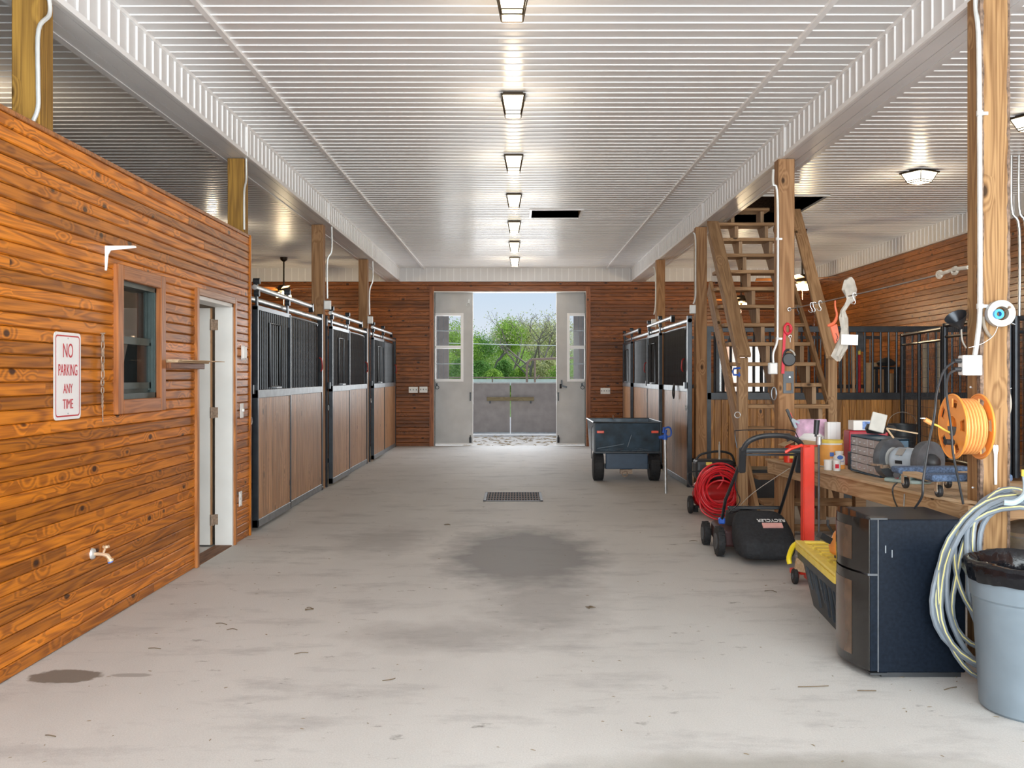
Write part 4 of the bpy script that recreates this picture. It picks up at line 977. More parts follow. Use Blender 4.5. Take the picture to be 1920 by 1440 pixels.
# tubs etc
def jar(name, label, cat, loc, r, h, mat, lid=None, lidm=None, band=None, bandm=None, n=24, neck=None):
    t = thing(name, label, cat, loc)
    pr = [(0, 0), (r * .94, 0), (r, .006), (r, h)]
    if neck: pr = [(0, 0), (r * .95, 0), (r, .008), (r, h * .75), (r * .9, h * .85), (neck, h * .92), (neck, h)]
    MB().lathe(pr + [(0, h)], n).build('body', mat, t, smooth=True)
    if lid: 
        rr = neck * 1.15 if neck else r * 1.05
        MB().lathe([(0, h - .002), (rr, h - .002), (rr, h + lid), (0, h + lid)], n).build('lid', lidm, t, smooth=True)
    if band: MB().lathe([(r * 1.004, band[0]), (r * 1.004, band[1])], n).build('label_band', bandm, t, smooth=True)
    return t
t = jar('plastic_tub', 'orange printed tub with yellow lid on the bench, behind the white bottles', 'tub', on(2.38, 7.42), .082, .185, M_wht, .02, M_yellow, (.012, .17), M_oprint)
MB().cb((-.02, -.083, .10), (.03, .003, .03)).build('blue_print', M_blue2, t)
MB().cb((-.02, -.083, .045), (.03, .003, .05)).build('barcode', M_wht, t)
t = jar('pill_bottle', 'white bottle with a blue oval on its label against the orange tub', 'bottle', on(2.375, 7.22), .042, .11, M_wht, .018, M_wht, None, None, 18, .025)
MB().lathe([(0, 0), (.022, 0), (.022, .002), (0, .002)], 18, MT((-.006, -.042, .085), (R(90), 0, 0)) @ Matrix.Scale(.7, 4, (0, 1, 0))).build('oval_mark', M_blue2, t)
text('Coated', .016, t, (-.004, -.0435, .058), (R(90), 0, 0), M_blue2)
MB().lathe([(.0424, .0), (.0424, .03)], 18).build('label_base', M_oprint, t)
t = jar('pill_bottle', 'small white bottle with red label, frontmost beside the parts cabinet', 'bottle', on(2.28, 6.98), .026, .062, M_wht, .014, M_wht, None, None, 16)
t2 = jar('pill_bottle', 'small white bottle with plain cap left of the red labelled one', 'bottle', on(2.245, 7.06), .03, .062, M_wht, .012, M_wht, None, None, 16)
MB().cb((-.006, -.0255, .034), (.026, .003, .03)).build('red_label', M_lcd, t)
t = thing('white_carton', 'tall white paper carton standing behind the orange tub', 'box', on(2.53, 7.85))
MB().bx(-.052, .052, -.04, .04, 0, .33).build('carton', M_paper, t, bevel=.002)
MB().bx(-.03, -.028, -.041, -.040, 0, .33).bx(.02, .022, -.041, -.04, 0, .33).build('crease', plain('crease', (.7, .7, .7), .7), t)
t = thing('storage_case', 'red plastic case standing behind the parts cabinet', 'case', on(2.72, 7.6))
MB().bx(-.16, .14, -.06, .08, 0, .27).build('case_body', plain('dark_red', (.42, .01, .03), .4), t, bevel=.01, seg=2)
MB().bx(-.05, .05, -.075, -.06, .22, .24).build('handle', M_plast, t)
t = thing('wipes_box', 'blue and white carton lying on top of the red case', 'box', (2.70, 7.6, zb(7.6) + .275))
MB().bx(-.11, .11, -.06, .06, 0, .075).build('carton', M_wht, t, bevel=.003)
MB().bx(-.04, .10, -.062, -.06, .008, .068).build('blue_print', plain('blue_print_lt', (.18, .32, .75), .5, var=.5, scale=40), t)
t = thing('cardboard_box', 'open cardboard box under the zip bag on the far bench end', 'box', on(2.40, 8.0))
MB().bx(-.16, .16, -.10, -.095, 0, .18).bx(-.16, .16, .095, .10, 0, .18).bx(-.16, -.155, -.1, .1, 0, .18).bx(.155, .16, -.1, .1, 0, .18).bx(-.16, .16, -.1, .1, 0, .005).build('box_walls', M_card, t)
MB().cb((-.21, -.05, .16), (.10, .18, .004), Euler((0, R(-25), 0))).build('flap', M_card, t)
MB().cb((.02, -.13, .165), (.26, .08, .004), Euler((R(28), 0, 0))).build('flap', M_card, t)
t = thing('zip_bag', 'pink and clear zip bag stuffed with white cloth on the cardboard box', 'bag', (2.41, 8.0, zb(8) + .15))
m = MB(); n = 12; rnd = random.Random(3); vs = []; rows = 7
for i in range(rows):
    f = i / (rows - 1); 
    for k in range(n):
        a = 2 * PI * k / n; rx = (.15 - .02 * f) * (1 if f < .9 else .96); ry = .09 * (1 - f) ** .5 + .006
        vs.append((rx * math.cos(a) * (1 + rnd.uniform(-.06, .06)), ry * math.sin(a) * (1 + rnd.uniform(-.1, .1)), .20 * f + rnd.uniform(-.006, .006)))
m.add(vs, [(i * n + k, i * n + (k + 1) % n, (i + 1) * n + (k + 1) % n, (i + 1) * n + k) for i in range(rows - 1) for k in range(n)] + [tuple(range(n - 1, -1, -1))])
m.build('bag_film', M_pinkbag, t, smooth=True, sub=1, angle=80)
MB().lathe([(0, .0), (.10, .01), (.12, .05), (.08, .09), (0, .10)], 12, MT((-.01, -.025, .0)) @ Matrix.Scale(.75, 4, (0, 1, 0))).build('cloth_inside', M_paper, t, smooth=True)
MB().beam((-.15, -.004, .165), (.15, -.004, .175), .008, .008).build('zip_strip', plain('magenta_zip', (.6, .1, .4), .4), t)
t = thing('spray_bottle', 'red squeeze bottle with yellow label left of the zip bag', 'bottle', on(2.215, 7.98))
MB().lathe([(0, 0), (.038, 0), (.04, .09), (.03, .13), (.014, .15), (.014, .17), (0, .17)], 16).build('body', M_red, t, smooth=True)
MB().cyl((0, 0, .168), (0, 0, .215), .015).cb((-.012, 0, .225), (.05, .018, .02)).build('nozzle', M_plast, t)
MB().cb((.012, -.040, .06), (.03, .006, .05)).build('label_patch', M_yellow, t)
t = thing('grill_lighter', 'black and grey spring clamp standing in the zip bag', 'clamp', cpx(1487, 800, 7.9))
MB().beam((-.05, 0, .14), (.01, 0, 0), .022, .02).build('clamp_arm', M_plast, t); MB().beam((-.015, -.012, .06), (.045, -.012, .03), .02, .02).beam((-.01, -.012, .06), (.02, -.012, -.01), .018, .02).build('clamp_jaw', M_lblue, t); MB().beam((-.03, -.006, .11), (-.015, -.006, .07), .008, .02).build('trigger', M_red, t)
t = thing('lumber_offcut', 'orange pine offcut sticking past the far bench end', 'board', (2.13, 8.05, zb(8) + .022))
MB().cb((.02, 0, .05), (.20, .10, .035), Euler((0, R(3), 0))).cb((.06, 0, .016), (.09, .09, .034)).build('block', W_part, t, bevel=.003)
t = thing('power_adapter', 'small black power brick between the tub and the parts cabinet', 'adapter', on(2.40, 7.02))
MB().cb((0, 0, .07), (.045, .06, .13)).build('brick', M_plast, t, bevel=.008, seg=2)

# ------------------------------------------------------------------ cord reel on the near right post
t = thing('cord_reel', 'orange cord reel full of orange extension cord hung on the near post', 'cord reel', (2.16, 4.735, 1.157))
def flange(x, mat, nm):
    m = MB(); n = 40; r0, r1, hs = .052, .155, []
    # flange with 5 oval holes: build as ring grid leaving out cells
    rings_ = [.050, .075, .092, .118, .135, .155]; vs = []
    for th in (-.004, .004):
        for rr in rings_: vs += [(x + th, rr * math.cos(2 * PI * k / n), rr * math.sin(2 * PI * k / n)) for k in range(n)]
    fs = []; K = len(rings_)
    def hole(i, k): return i == 2 and (k % 8) in (2, 3, 4) or i == 3 and (k % 8) in (2, 3, 4)
    for i in range(K - 1):
        for k in range(n):
            k2 = (k + 1) % n
            if hole(i, k): continue
            a = (i * n + k, i * n + k2, (i + 1) * n + k2, (i + 1) * n + k); fs.append(a); b = tuple(q + K * n for q in a)[::-1]; fs.append(b)
    for k in range(n):
        k2 = (k + 1) % n
        fs.append(((K - 1) * n + k, (K - 1) * n + k2, (2 * K - 1) * n + k2, (2 * K - 1) * n + k)); fs.append((k, k2, K * n + k2, K * n + k))
        for i in (2, 3):
            if hole(i, k):
                if not hole(i, (k - 1) % n): fs.append((i * n + k, (i + 1) * n + k, (K + i + 1) * n + k, (K + i) * n + k))
                if not hole(i, k2): fs.append((i * n + k2, (i + 1) * n + k2, (K + i + 1) * n + k2, (K + i) * n + k2))
    m.add(vs, fs); o = m.build(nm, mat, t, smooth=True); 
    return o
f1 = flange(-.055, M_orange, 'flange'); f2 = flange(.072, M_orange, 'flange')
for xx in (-.055, .072): MB().tube([(xx, .153 * math.cos(2 * PI * k / 40), .153 * math.sin(2 * PI * k / 40)) for k in range(40)], .006, 8, closed=True).build('rim', M_orange, t, smooth=True)
MX2 = Euler((0, R(90), 0)).to_matrix().to_4x4()
MB().lathe([(.05, -.055), (.05, .07)], 24, MX2).build('hub', M_orange, t, smooth=True)
MB().cyl((-.03, 0, 0), (-.02, 0, 0), .048, n=24).build('hub_recess', M_orange, t)
MB().add([(-.059, .048 * math.cos(R(180 + 180 * k / 12)), .048 * math.sin(R(180 + 180 * k / 12))) for k in range(13)], [tuple(range(13))]).build('recess_grip', M_dgrey, t)
pts = []; 
for i in range(13 * 20):
    a = 2 * PI * i / 20; layer = (i // (20 * 7)); x = -.042 + (.103) * ((i % 140) / 140); pts.append((x, (.118 + layer * .012) * math.cos(a), (.118 + layer * .012) * math.sin(a)))
MB().tube(pts, .0065, 6).build('wound_cord', M_orangec, t, smooth=True)
MB().lathe([(.106, -.045), (.11, .062)], 28, MX2).build('wound_core', M_orangec, t, smooth=True)
MB().tube(smooth_path([(-.063, .01, -.03), (-.075, .04, -.02), (-.10, .06, .0), (-.13, .07, .012)], 4), .005, 6).build('loose_cord', M_yellow, t, smooth=True)
MB().cyl((-.125, .07, .010), (-.16, .07, .03), .012).build('plug', M_orangec, t); MB().cb((-.17, .064, .036), (.02, .003, .004)).cb((-.17, .076, .036), (.02, .003, .004)).build('prong', M_steel, t)
MB().cyl((-.062, -.02, -.075), (-.105, -.03, -.072), .014).build('cord_socket', M_plast, t)
MB().tube([(.07, 0, 0), (.10, .0, 0), (.14, .09, 0)], .010, 8).build('mounting_peg', M_steel, t)
# outlet box with plugs
t = thing('outlet_box', 'metal outlet box with two black plugs on the near right post', 'outlet', cpx(1822, 685, 4.78))
MB().cb((.0, 0, 0), (.085, .05, .10)).build('box', M_zinc, t, bevel=.006, seg=2)
MB().cb((-.045, 0, 0), (.02, .055, .095)).build('receptacle', M_wht, t, bevel=.004)
for z in (.022, -.02): MB().cyl((-.05, -.005, z), (-.09, -.01, z), .013, .010, n=10).build('plug', M_plast, t, smooth=True)
MB().cb((-.02, -.03, .03), (.02, .01, .025)).build('tab', M_wht, t)
def cord(label, pts, r, mat, name='black_cable', cat='cord', n=8):
    t = thing(name, label, cat, pts[0]); l = Vector(pts[0])
    MB().tube([Vector(p) - l for p in smooth_path(pts, 6)], r, n).build('cable', mat, t, smooth=True); return t
cord('black cord from the upper socket looping over the bench edge', [cpx(1788, 679, 4.75), cpx(1770, 695, 4.72), cpx(1757, 735, 4.7), cpx(1752, 780, 4.7), cpx(1740, 840, 4.66), cpx(1731, 900, 4.62), cpx(1729, 930, 4.62), cpx(1715, 953, 4.7)], .0058, M_plast)
cord('black cord from the lower socket hanging in front of the orange reel', [cpx(1790, 695, 4.72), cpx(1778, 705, 4.66), cpx(1775, 740, 4.62), cpx(1783, 800, 4.58), cpx(1787, 850, 4.58), cpx(1797, 900, 4.6), cpx(1806, 945, 4.62)], .0055, M_plast)
cord('thin black grinder cord drooping off the bench front', [cpx(1682, 905, 5.7), cpx(1674, 915, 5.3), cpx(1676, 935, 5.3), cpx(1686, 958, 5.35)], .0045, M_plast)
# wrench, tape, hooks on near right post front
YF = 4.80
def onpost(x, y, off=.006): p = px(x, y, YF - off); return (p.x, YF - off, p.z)
t = thing('wrench', 'long pale steel spanner hanging on the front of the near right post', 'wrench', onpost(1866, 870))
MB().prism([(-.006, -.10), (.006, -.10), (.008, .05), (.013, .07), (.012, .09), (.004, .095), (.0, .088), (-.004, .095), (-.012, .09), (-.013, .07), (-.008, .05)], MT((0, 0, 0), (R(90), 0, 0)), .006).build('shank', plain('pale_chrome', (.72, .75, .78), .3, metal=.4), t)
MB().cyl((0, -.01, .075), (0, .006, .075), .004, n=8).build('nail', M_steel, t)
t = thing('tape_roll', 'white tape roll with a blue core nailed to the near right post', 'tape', onpost(1875, 588, .035), R(-8))
MB().lathe([(.034, -.024), (.062, -.024), (.064, -.02), (.064, .024), (.034, .024), (.034, -.024)], 36, MT((0, 0, 0), (R(90), 0, 0))).build('tape_ring', plain('tape_white', (.66, .62, .55), .5, var=.03), t, smooth=True)
MB().lathe([(.0645, -.022), (.0645, .022)], 36, MT((0, 0, 0), (R(90), 0, 0))).build('tape_face', plain('tape_grey', (.50, .51, .54), .4), t, smooth=True)
MB().cb((.05, .0, -.048), (.03, .04, .002), Euler((0, R(25), 0))).build('loose_end', M_chan, t)
t = thing('tape_roll', 'small blue ring of tape inside the larger white roll', 'tape', onpost(1871, 589, .055))
MB().lathe([(.012, -.012), (.022, -.014), (.024, -.012), (.024, .014), (.012, .014), (.012, -.012)], 28, MT((0, 0, 0), (R(90), 0, 0))).build('ring', M_ltblue, t, smooth=True)
t = thing('nail', 'long rusty nail carrying the tape rolls on the near right post', 'nail', onpost(1872, 592, -.01))
MB().cyl((0, 0, 0), (.012, -.085, .035), .0035, n=8).cyl((.012, -.085, .035), (.0125, -.088, .0365), .007, n=8).build('shank', M_rust, t)
for (x, y, lbl) in ((1818, 728, 'nail above the orange cord reel'), (1822, 915, 'nail low on the near right post above the hose')):
    t = thing('nail', lbl, 'nail', onpost(x + 8, y, .0)); MB().cyl((0, .01, 0), (-.03, -.03, .006), .0022, n=6).cyl((-.03, -.03, .006), (-.0315, -.032, .0063), .005, n=6).build('shank', M_steel, t)
t = thing('wall_hook', 'bent grey wooden hook on the bark edge under the tape roll', 'hook', onpost(1850, 610, .004))
MB().tube(smooth_path([(-.018, -.002, .04), (-.02, -.015, .0), (-.008, -.02, -.035), (.012, -.016, -.058)], 4), .008, 8).build('hook', plain('grey_wood', (.28, .23, .18), .9), t, smooth=True)
cord('thin white string from the outlet conduit to the tape roll', [cpx(1816, 652, 4.77), cpx(1840, 645, 4.76), cpx(1862, 630, 4.76), cpx(1871, 612, 4.75)], .0014, M_paper, 'string', 'string', 5)
t = thing('coiled_wire', 'coil of pale wire hanging on the right side of the near post', 'wire', (2.418, 4.86, 1.32))
for k in range(4): MB().tube([(.006 + .002 * k, .04 * math.cos(2 * PI * i / 20), .062 * math.sin(2 * PI * i / 20) - .055) for i in range(20)], .0028, 6, closed=True).build('loop', M_cloth, t, smooth=True)
MB().cyl((-.01, 0, .01), (.03, -.01, .02), .0025, n=6).build('nail', M_steel, t)
t = thing('clamp_lamp', 'dark shaded clamp lamp on the inner side of the near post', 'lamp', (2.235, 4.93, 1.66))
MB().lathe([(.012, 0), (.02, .02), (.045, .05), (.055, .075)], 20, MT((.0, .0, -.02), (R(20), R(-35), 0))).build('shade', M_blacks, t, smooth=True)
MB().tube(smooth_path([(0, 0, -.02), (.0, -.01, -.08), (.02, -.01, -.12)], 4), .004, 6).build('stem', M_cloth, t)

# line with hooks between posts
pa = Vector(cpx(1478, 580, 8.46)); pb = Vector((2.27, 4.93, 1.945))
def ln(f): 
    p = pa.lerp(pb, f); p.z -= .02 * 4 * f * (1 - f) * .3; return p
t = thing('hanging_line', 'grey cord line stretched between two right posts', 'line', pa)
MB().tube([ln(i / 20) - pa for i in range(21)], .004, 6).build('cord', plain('grey_cord', (.30, .27, .25), .8), t, smooth=True)
for k, f in ((0, .90), (1, .955)):
    p = ln(f) - pa
    MB().tube([p + Vector((.0, .03 * math.cos(a), .016 * math.sin(a))) for a in [2 * PI * i / 12 for i in range(12)]], .009, 6, closed=True).build('knot', M_rope, t, smooth=True)
MB().tube([ln(.9) - pa, ln(.95) - pa + Vector((0, 0, .008)), ln(1.0) - pa], .010, 8).build('rope_end', M_rope, t, smooth=True)
MB().tube(arc((0.01, -.0, 0), .014, 0, 2 * PI, 12)[:-1], .004, 6, closed=True).build('eye_hook', M_steel, t)
def fx(x):   # fraction of the line seen at pixel x
    lo, hi = 0, 1
    for _ in range(30):
        mid = (lo + hi) / 2; p = ln(mid); xx = VX + F * p.x / p.y
        if xx < x: lo = mid
        else: hi = mid
    return lo
for x, lbl in ((1496, 'dark metal hook on the line nearest the leash post'), (1521, 'first small steel S hook on the line'), (1526, 'second small steel S hook on the line'), (1537, 'third steel S hook on the line, right of the pair'), (1601, 'steel S hook on the line right of the plastic bag')):
    p = ln(fx(x)); t = thing('steel_hook', lbl, 'hook', p)
    MB().tube(smooth_path([(.018, 0, -.004), (.012, 0, .012), (-.006, 0, .010), (-.004, 0, -.02), (.010, 0, -.045), (.004, 0, -.062), (-.014, 0, -.058), (-.022, 0, -.045)], 3), .0028, 6).build('wire', M_steel if x > 1500 else M_black, t, smooth=True)
p = ln(fx(1566)); t = thing('orange_scoop', 'orange plastic feed scoop handle hanging from the line', 'scoop', p)
k = p.y / F
MB().tube(smooth_path([(0, 0, -.01), (.0, 0, -14 * k), (3 * k, 0, -30 * k), (-2 * k, 0, -44 * k), (-14 * k, 0, -50 * k)], 4), [.006] * 5 + [.008] * 5 + [.012] * 5 + [.010] * 2, 8).build('handle', M_purple, t, smooth=True)
MB().prism([(-10 * k, -52 * k), (3 * k, -46 * k), (9 * k, -76 * k), (-1 * k, -84 * k)], Matrix(((1, 0, 0, 0), (0, 0, 1, -.01), (0, 1, 0, 0), (0, 0, 0, 1))), .02).build('scoop_blade', M_purple, t, bevel=.004)
MB().tube(smooth_path([(0, -.014, -64 * k), (4 * k, -.014, -72 * k), (1 * k, -.014, -77 * k), (6 * k, -.014, -80 * k)], 4), .002, 5).build('brand_scrawl', M_black, t)
p = ln(fx(1590)); t = thing('plastic_bag', 'twisted dirty white plastic bag hanging from the line', 'bag', p); k = p.y / F
rnd = random.Random(5); n = 12; vs = []
prof = [(5, 36, 2), (2, 30, 9), (3, 12, 11), (6, -6, 9), (-2, -16, 5), (-10, -28, 4), (-9, -40, 7), (-6, -60, 7), (-7, -78, 9), (-13, -98, 11), (-20, -112, 9), (-18, -122, 3)]
for (cx, cz, r_) in prof:
    for i in range(n):
        a = 2 * PI * i / n; q = 1 + .28 * math.sin(a * 4 + cz * .1) + rnd.uniform(-.1, .1)
        vs.append(((cx + r_ * math.cos(a) * q) * k, r_ * .55 * math.sin(a) * q * k, cz * k))
MB().add(vs, [(i * n + j, i * n + (j + 1) % n, (i + 1) * n + (j + 1) % n, (i + 1) * n + j) for i in range(len(prof) - 1) for j in range(n)]).build('film', M_cloth, t, smooth=True, angle=25)
q = px(1593, 637, p.y - .07); t = thing('paper_card', 'blank white card hanging in front of the plastic bag', 'card', q)
MB().cb((0, 0, 0), (31 * k, .002, 19 * k), Euler((0, R(2), 0))).build('card', M_paper, t)

# leash post items
def p8(x, y, off=.01): q = px(x, y, 8.49 - off); return q
t = thing('dog_leash', 'red dog leash coiled on a nail, its strap hanging down the post', 'leash', p8(1476, 605)); o_ = Vector(t.location)
for k in range(4):
    MB().tube([(.002 * k, -.012 - .006 * k, -.055)] and [((.020 + .005 * k) * math.cos(a) * (.9 if k % 2 else 1.1), -.012 - .005 * k, -.055 + (.05 - .004 * k) * math.sin(a)) for a in [2 * PI * i / 18 for i in range(18)]], .0075, 6, closed=True).build('coil', M_lcd, t, smooth=True)
MB().add([(x, y, z) for (x, z) in ((-.035, -.05), (-.012, -.05), (-.045, -.25), (-.022, -.25), (-.055, -.44), (-.028, -.44)) for y in (-.008, -.014)], [(0, 2, 6, 4), (4, 6, 10, 8), (1, 5, 7, 3), (5, 9, 11, 7), (0, 4, 5, 1), (4, 8, 9, 5), (2, 3, 7, 6), (6, 7, 11, 10), (8, 10, 11, 9), (0, 1, 3, 2)]).build('strap', M_lcd, t)
MB().tube(arc((.02, -.02, -.12), .012, 0, 2 * PI, 12)[:-1], .003, 6, closed=True).cyl((.02, -.02, -.13), (.02, -.02, -.17), .004).build('snap_clip', M_steel, t)
t = thing('retractable_leash', 'black retractable leash with cream grip hanging below the red leash', 'leash', p8(1479, 672, .025))
MB().lathe([(0, -.015), (.05, -.015), (.058, -.008), (.058, .008), (.05, .015), (0, .015)], 26, MT((0, 0, -.01), (R(90), 0, 0))).build('housing', M_plast, t, smooth=True)
MB().tube(smooth_path([(-.045, 0, .02), (-.03, 0, .06), (.0, 0, .075), (.035, 0, .06), (.055, 0, .02)], 4), .010, 8).build('handle', M_plast, t, smooth=True)
MB().tube(smooth_path([(.005, -.004, .075), (.035, -.004, .058), (.052, -.004, .025)], 4), .0085, 8).build('grip', M_cloth, t, smooth=True)
t = thing('hinge_plate', 'black steel plate with square cut-out under the retractable leash', 'bracket', p8(1478, 718, .004))
MB().bx(-.045, .045, -.006, .002, .0, .10).bx(-.045, -.02, -.006, .002, -.09, .0).bx(.025, .045, -.006, .002, -.09, .0).bx(-.02, .025, -.006, .002, -.09, -.065).build('plate', M_black, t)
MB().cyl((.01, -.01, .05), (.01, .0, .05), .008).build('bolt', M_steel, t)
t = thing('wire_ring', 'bundle of grey wire hanging on the left side of the leash post', 'wire', p8(1451, 738, .02))
for k in range(3): MB().tube([((.018 + .003 * k) * math.cos(a), .0 - .003 * k, .055 * math.sin(a)) for a in [2 * PI * i / 16 for i in range(16)]], .003, 6, closed=True).build('loop', M_chan, t, smooth=True)
t = thing('g_clamp', 'blue G clamp gripping the left stair newel', 'clamp', (2.06, 9.15, CH - (697 - VY) * 9.15 / F))
MB().tube([(.03, 0, .035), (-.03, 0, .03), (-.04, 0, .0), (-.03, 0, -.03), (.03, 0, -.03)], .009, 8).cyl((.02, 0, -.05), (.02, 0, -.005), .006).build('clamp_body', M_blue, t, smooth=True)
t = thing('wire_ring', 'steel ring on the left side of the stair newel', 'ring', (2.065, 9.153, CH - (778 - VY) * 9.15 / F))
MB().tube(arc((0, 0, 0), .027, 0, 2 * PI, 18)[:-1], .004, 6, closed=True).build('ring', M_steel, t, smooth=True)

# ------------------------------------------------------------------ fridge
t = thing('mini_fridge', 'black two-door mini fridge with curved glass doors beside the trash can', 'fridge', (1.64, 4.55, 0))
MB().bx(.035, .445, .0, .46, .025, .735).build('cabinet', M_glossb, t, bevel=.008, seg=2)
MB().bx(.06, .43, .02, .44, 0, .026).build('plinth', M_plast, t)
def cdoor(z0, z1):
    m = MB(); n = 12; P = []
    for i in range(n + 1):
        f = i / n; y = .46 * f; P.append((-.005 - .055 * math.sin(PI * f), y))
    P += [(.03, .46), (.03, 0)]
    vs = [(p[0], p[1], z) for z in (z0, z1) for p in P]; k = len(P)
    m.add(vs, [tuple(range(k - 1, -1, -1)), tuple(range(k, 2 * k))] + [(i, (i + 1) % k, k + (i + 1) % k, k + i) for i in range(k)])
    d = m.build('door', M_glassb, t, smooth=True, angle=40)
    m = MB(); vs = []
    for i in range(3, n - 1):
        f = i / n; vs += [(-.0062 - .055 * math.sin(PI * f), .46 * f, z) for z in (z0 + .045, z1 - .045)]
    m.add(vs, [(2 * i, 2 * i + 2, 2 * i + 3, 2 * i + 1) for i in range(n - 5)]); m.build('inner_panel', M_ply2, d, smooth=True)
    MB().bx(.0, .034, -.003, .0, z0, z1).build('door_edge', M_glossb, d)
cdoor(.035, .475); cdoor(.485, .735)
MB().bx(-.01, .034, .0, .46, .475, .485).build('divider', M_dgrey, t)
MB().bx(.0, .08, -.004, .05, .735, .743).bx(.0, .08, -.004, .05, .016, .026).build('hinge_cover', M_plast, t)
MB().bx(.034, .040, -.002, 0.0, .03, .735).build('gasket', M_dgrey, t)
for (x, z) in ((.07, .60), (.10, .58), (.38, .61)): MB().bx(x, x + .004, -.0012, .0, z - .02, z + .015).build('scratch', M_chan, t)

# ------------------------------------------------------------------ tote
t = thing('storage_tote', 'black storage tote with yellow lid between fridge and red jack', 'tote', (1.955, 5.575, 0), R(-5))
def taper(m, x0, x1, y0, y1, z0, z1, ins, r=.03, n=4):
    def ring(ix, z):
        P = []
        for (cx, cy, a) in ((x1 - ix - r, y1 - ix - r, 0), (x0 + ix + r, y1 - ix - r, 90), (x0 + ix + r, y0 + ix + r, 180), (x1 - ix - r, y0 + ix + r, 270)):
            P += [(cx + r * math.cos(R(a + 90 * i / n)), cy + r * math.sin(R(a + 90 * i / n)), z) for i in range(n + 1)]
        return P
    A = ring(ins, z0); B = ring(0, z1); k = len(A)
    return m.add(A + B, [tuple(range(k - 1, -1, -1)), tuple(range(k, 2 * k))] + [(i, (i + 1) % k, k + (i + 1) % k, k + i) for i in range(k)])
taper(MB(), -.24, .24, -.50, .50, 0, .32, .065).build('tub', plain('charcoal_plastic', (.035, .042, .05), .45), t, smooth=True)
taper(MB(), -.255, .255, -.515, .515, .275, .325, .0).build('rim', plain('charcoal_plastic2', (.035, .042, .05), .45), t, smooth=True)
M_rib = plain('charcoal_plastic3', (.045, .055, .068), .4)
for y in (-.36, -.26, -.14, -.04, .10, .2, .32): MB().beam((-.245 + .012, y, .26), (-.20, y * .95, .06 if int(y * 100) % 4 else .12), .014, .014, (0, 1, 0)).build('side_rib', M_rib, t)
taper(MB(), -.265, .265, -.53, .53, .325, .36, .0).build('lid', M_yellow, t, smooth=True)
MB().bx(-.262, -.215, -.525, .525, .36, .378).bx(.215, .262, -.525, .525, .36, .378).bx(-.215, .215, -.525, -.48, .36, .378).bx(-.215, .215, .48, .525, .36, .378).build('lid_rim', M_yellow, t, bevel=.006, seg=2)
m = MB()
for i in range(9):
    for j in range(3): m.cb((-.13 + j * .13, -.40 + i * .1, .364), (.10, .055, .012))
m.build('lid_rib', M_yellow, t)
for y in (-.3, -.1, .1, .3): MB().cb((-.215, y, .368), (.03, .06, .022)).build('lid_tab', M_yellow, t)
MB().tube(smooth_path([(-.25, .52, .36), (-.27, .56, .33), (-.29, .58, .26), (-.285, .575, .22)], 3), .016, 8).build('lid_latch', plain('bright_yellow', (.95, .70, .02), .4), t, smooth=True)
# trimmer engine on tote
t = thing('brush_trimmer', 'orange and white petrol trimmer engine lying on the yellow lid', 'trimmer', (1.86, 5.50, .378), R(8))
MB().prism([(-.09, 0), (.08, 0), (.11, .06), (.10, .14), (.05, .18), (-.02, .17), (-.07, .12), (-.10, .05)], MT((0, .05, .02), (R(90), 0, 0)), .10).build('engine_shroud', M_orange, t, bevel=.02, seg=3)
MB().prism([(-.055, .01), (.09, -.01), (.10, .09), (-.05, .09)], MT((0, -.05, .03), (R(90), 0, 0)), .05).build('fuel_tank', M_wht, t, bevel=.012, seg=3)
MB().cyl((-.01, -.08, .135), (-.01, -.08, .155), .022).build('fuel_cap', M_plast, t)
MB().tube([(-.09, 0, .15), (-.12, 0, .19), (-.12, 0, .22)], .008, 6).cb((-.14, 0, .12), (.07, .05, .035), Euler((0, R(30), 0))).build('handle_grip', M_plast, t)
MB().lathe([(0, 0), (.02, 0), (.032, .02), (.0, .055)], 14, MT((.02, 0, .17))).build('spark_cap', M_lblue, t, smooth=True)
MB().cyl((.10, 0, .08), (.45, .05, .08), .014).build('shaft', M_steel, t)
MB().cyl((-.02, -.11, .05), (-.02, -.18, .02), .026, .02).build('pull_starter', M_cloth, t, smooth=True)
MB().cb((.02, -.03, .009), (.18, .12, .018)).build('foot', M_dgrey, t, bevel=.004)

# ------------------------------------------------------------------ red jack
t = thing('mower_jack', 'tall red mower lift jack on small black wheels behind the tote', 'jack', (2.0, 6.72, 0))
MB().bx(-.045, .040, -.012, .03, .05, .93).bx(-.045, -.037, -.04, -.012, .05, .93).build('column', M_red, t, bevel=.003)
MB().bx(-.07, .30, -.05, .06, .05, .09).bx(-.12, -.05, -.03, .03, .05, .085).build('base_frame', M_red, t, bevel=.004)
MB().prism([(-.13, -.04), (-.02, -.03), (.09, .035), (.09, .06), (.0, .045), (-.10, .02), (-.13, -.01)], MT((0, .0, .915)), .012).build('top_bracket', M_red, t, bevel=.003)
MB().tube([(-.06, -.05, .93), (-.14, -.06, .905), (-.17, -.06, .885), (-.16, -.03, .885), (-.1, 0, .91)], .010, 6, closed=True).build('bracket_slot', M_red, t)
MB().cyl((.072, .0, .06), (.072, .0, .93), .008, n=8).build('screw_rod', M_dgrey, t)
MB().cyl((.072, 0, .93), (.072, 0, .985), .02, n=12).build('nut', M_steel, t)
MB().cyl((.05, 0, .985), (.052, 0, 1.0), .008).cyl((.052, 0, 1.0), (.060, 0, 1.10), .017, .020).build('crank_grip', M_plast, t, smooth=True)
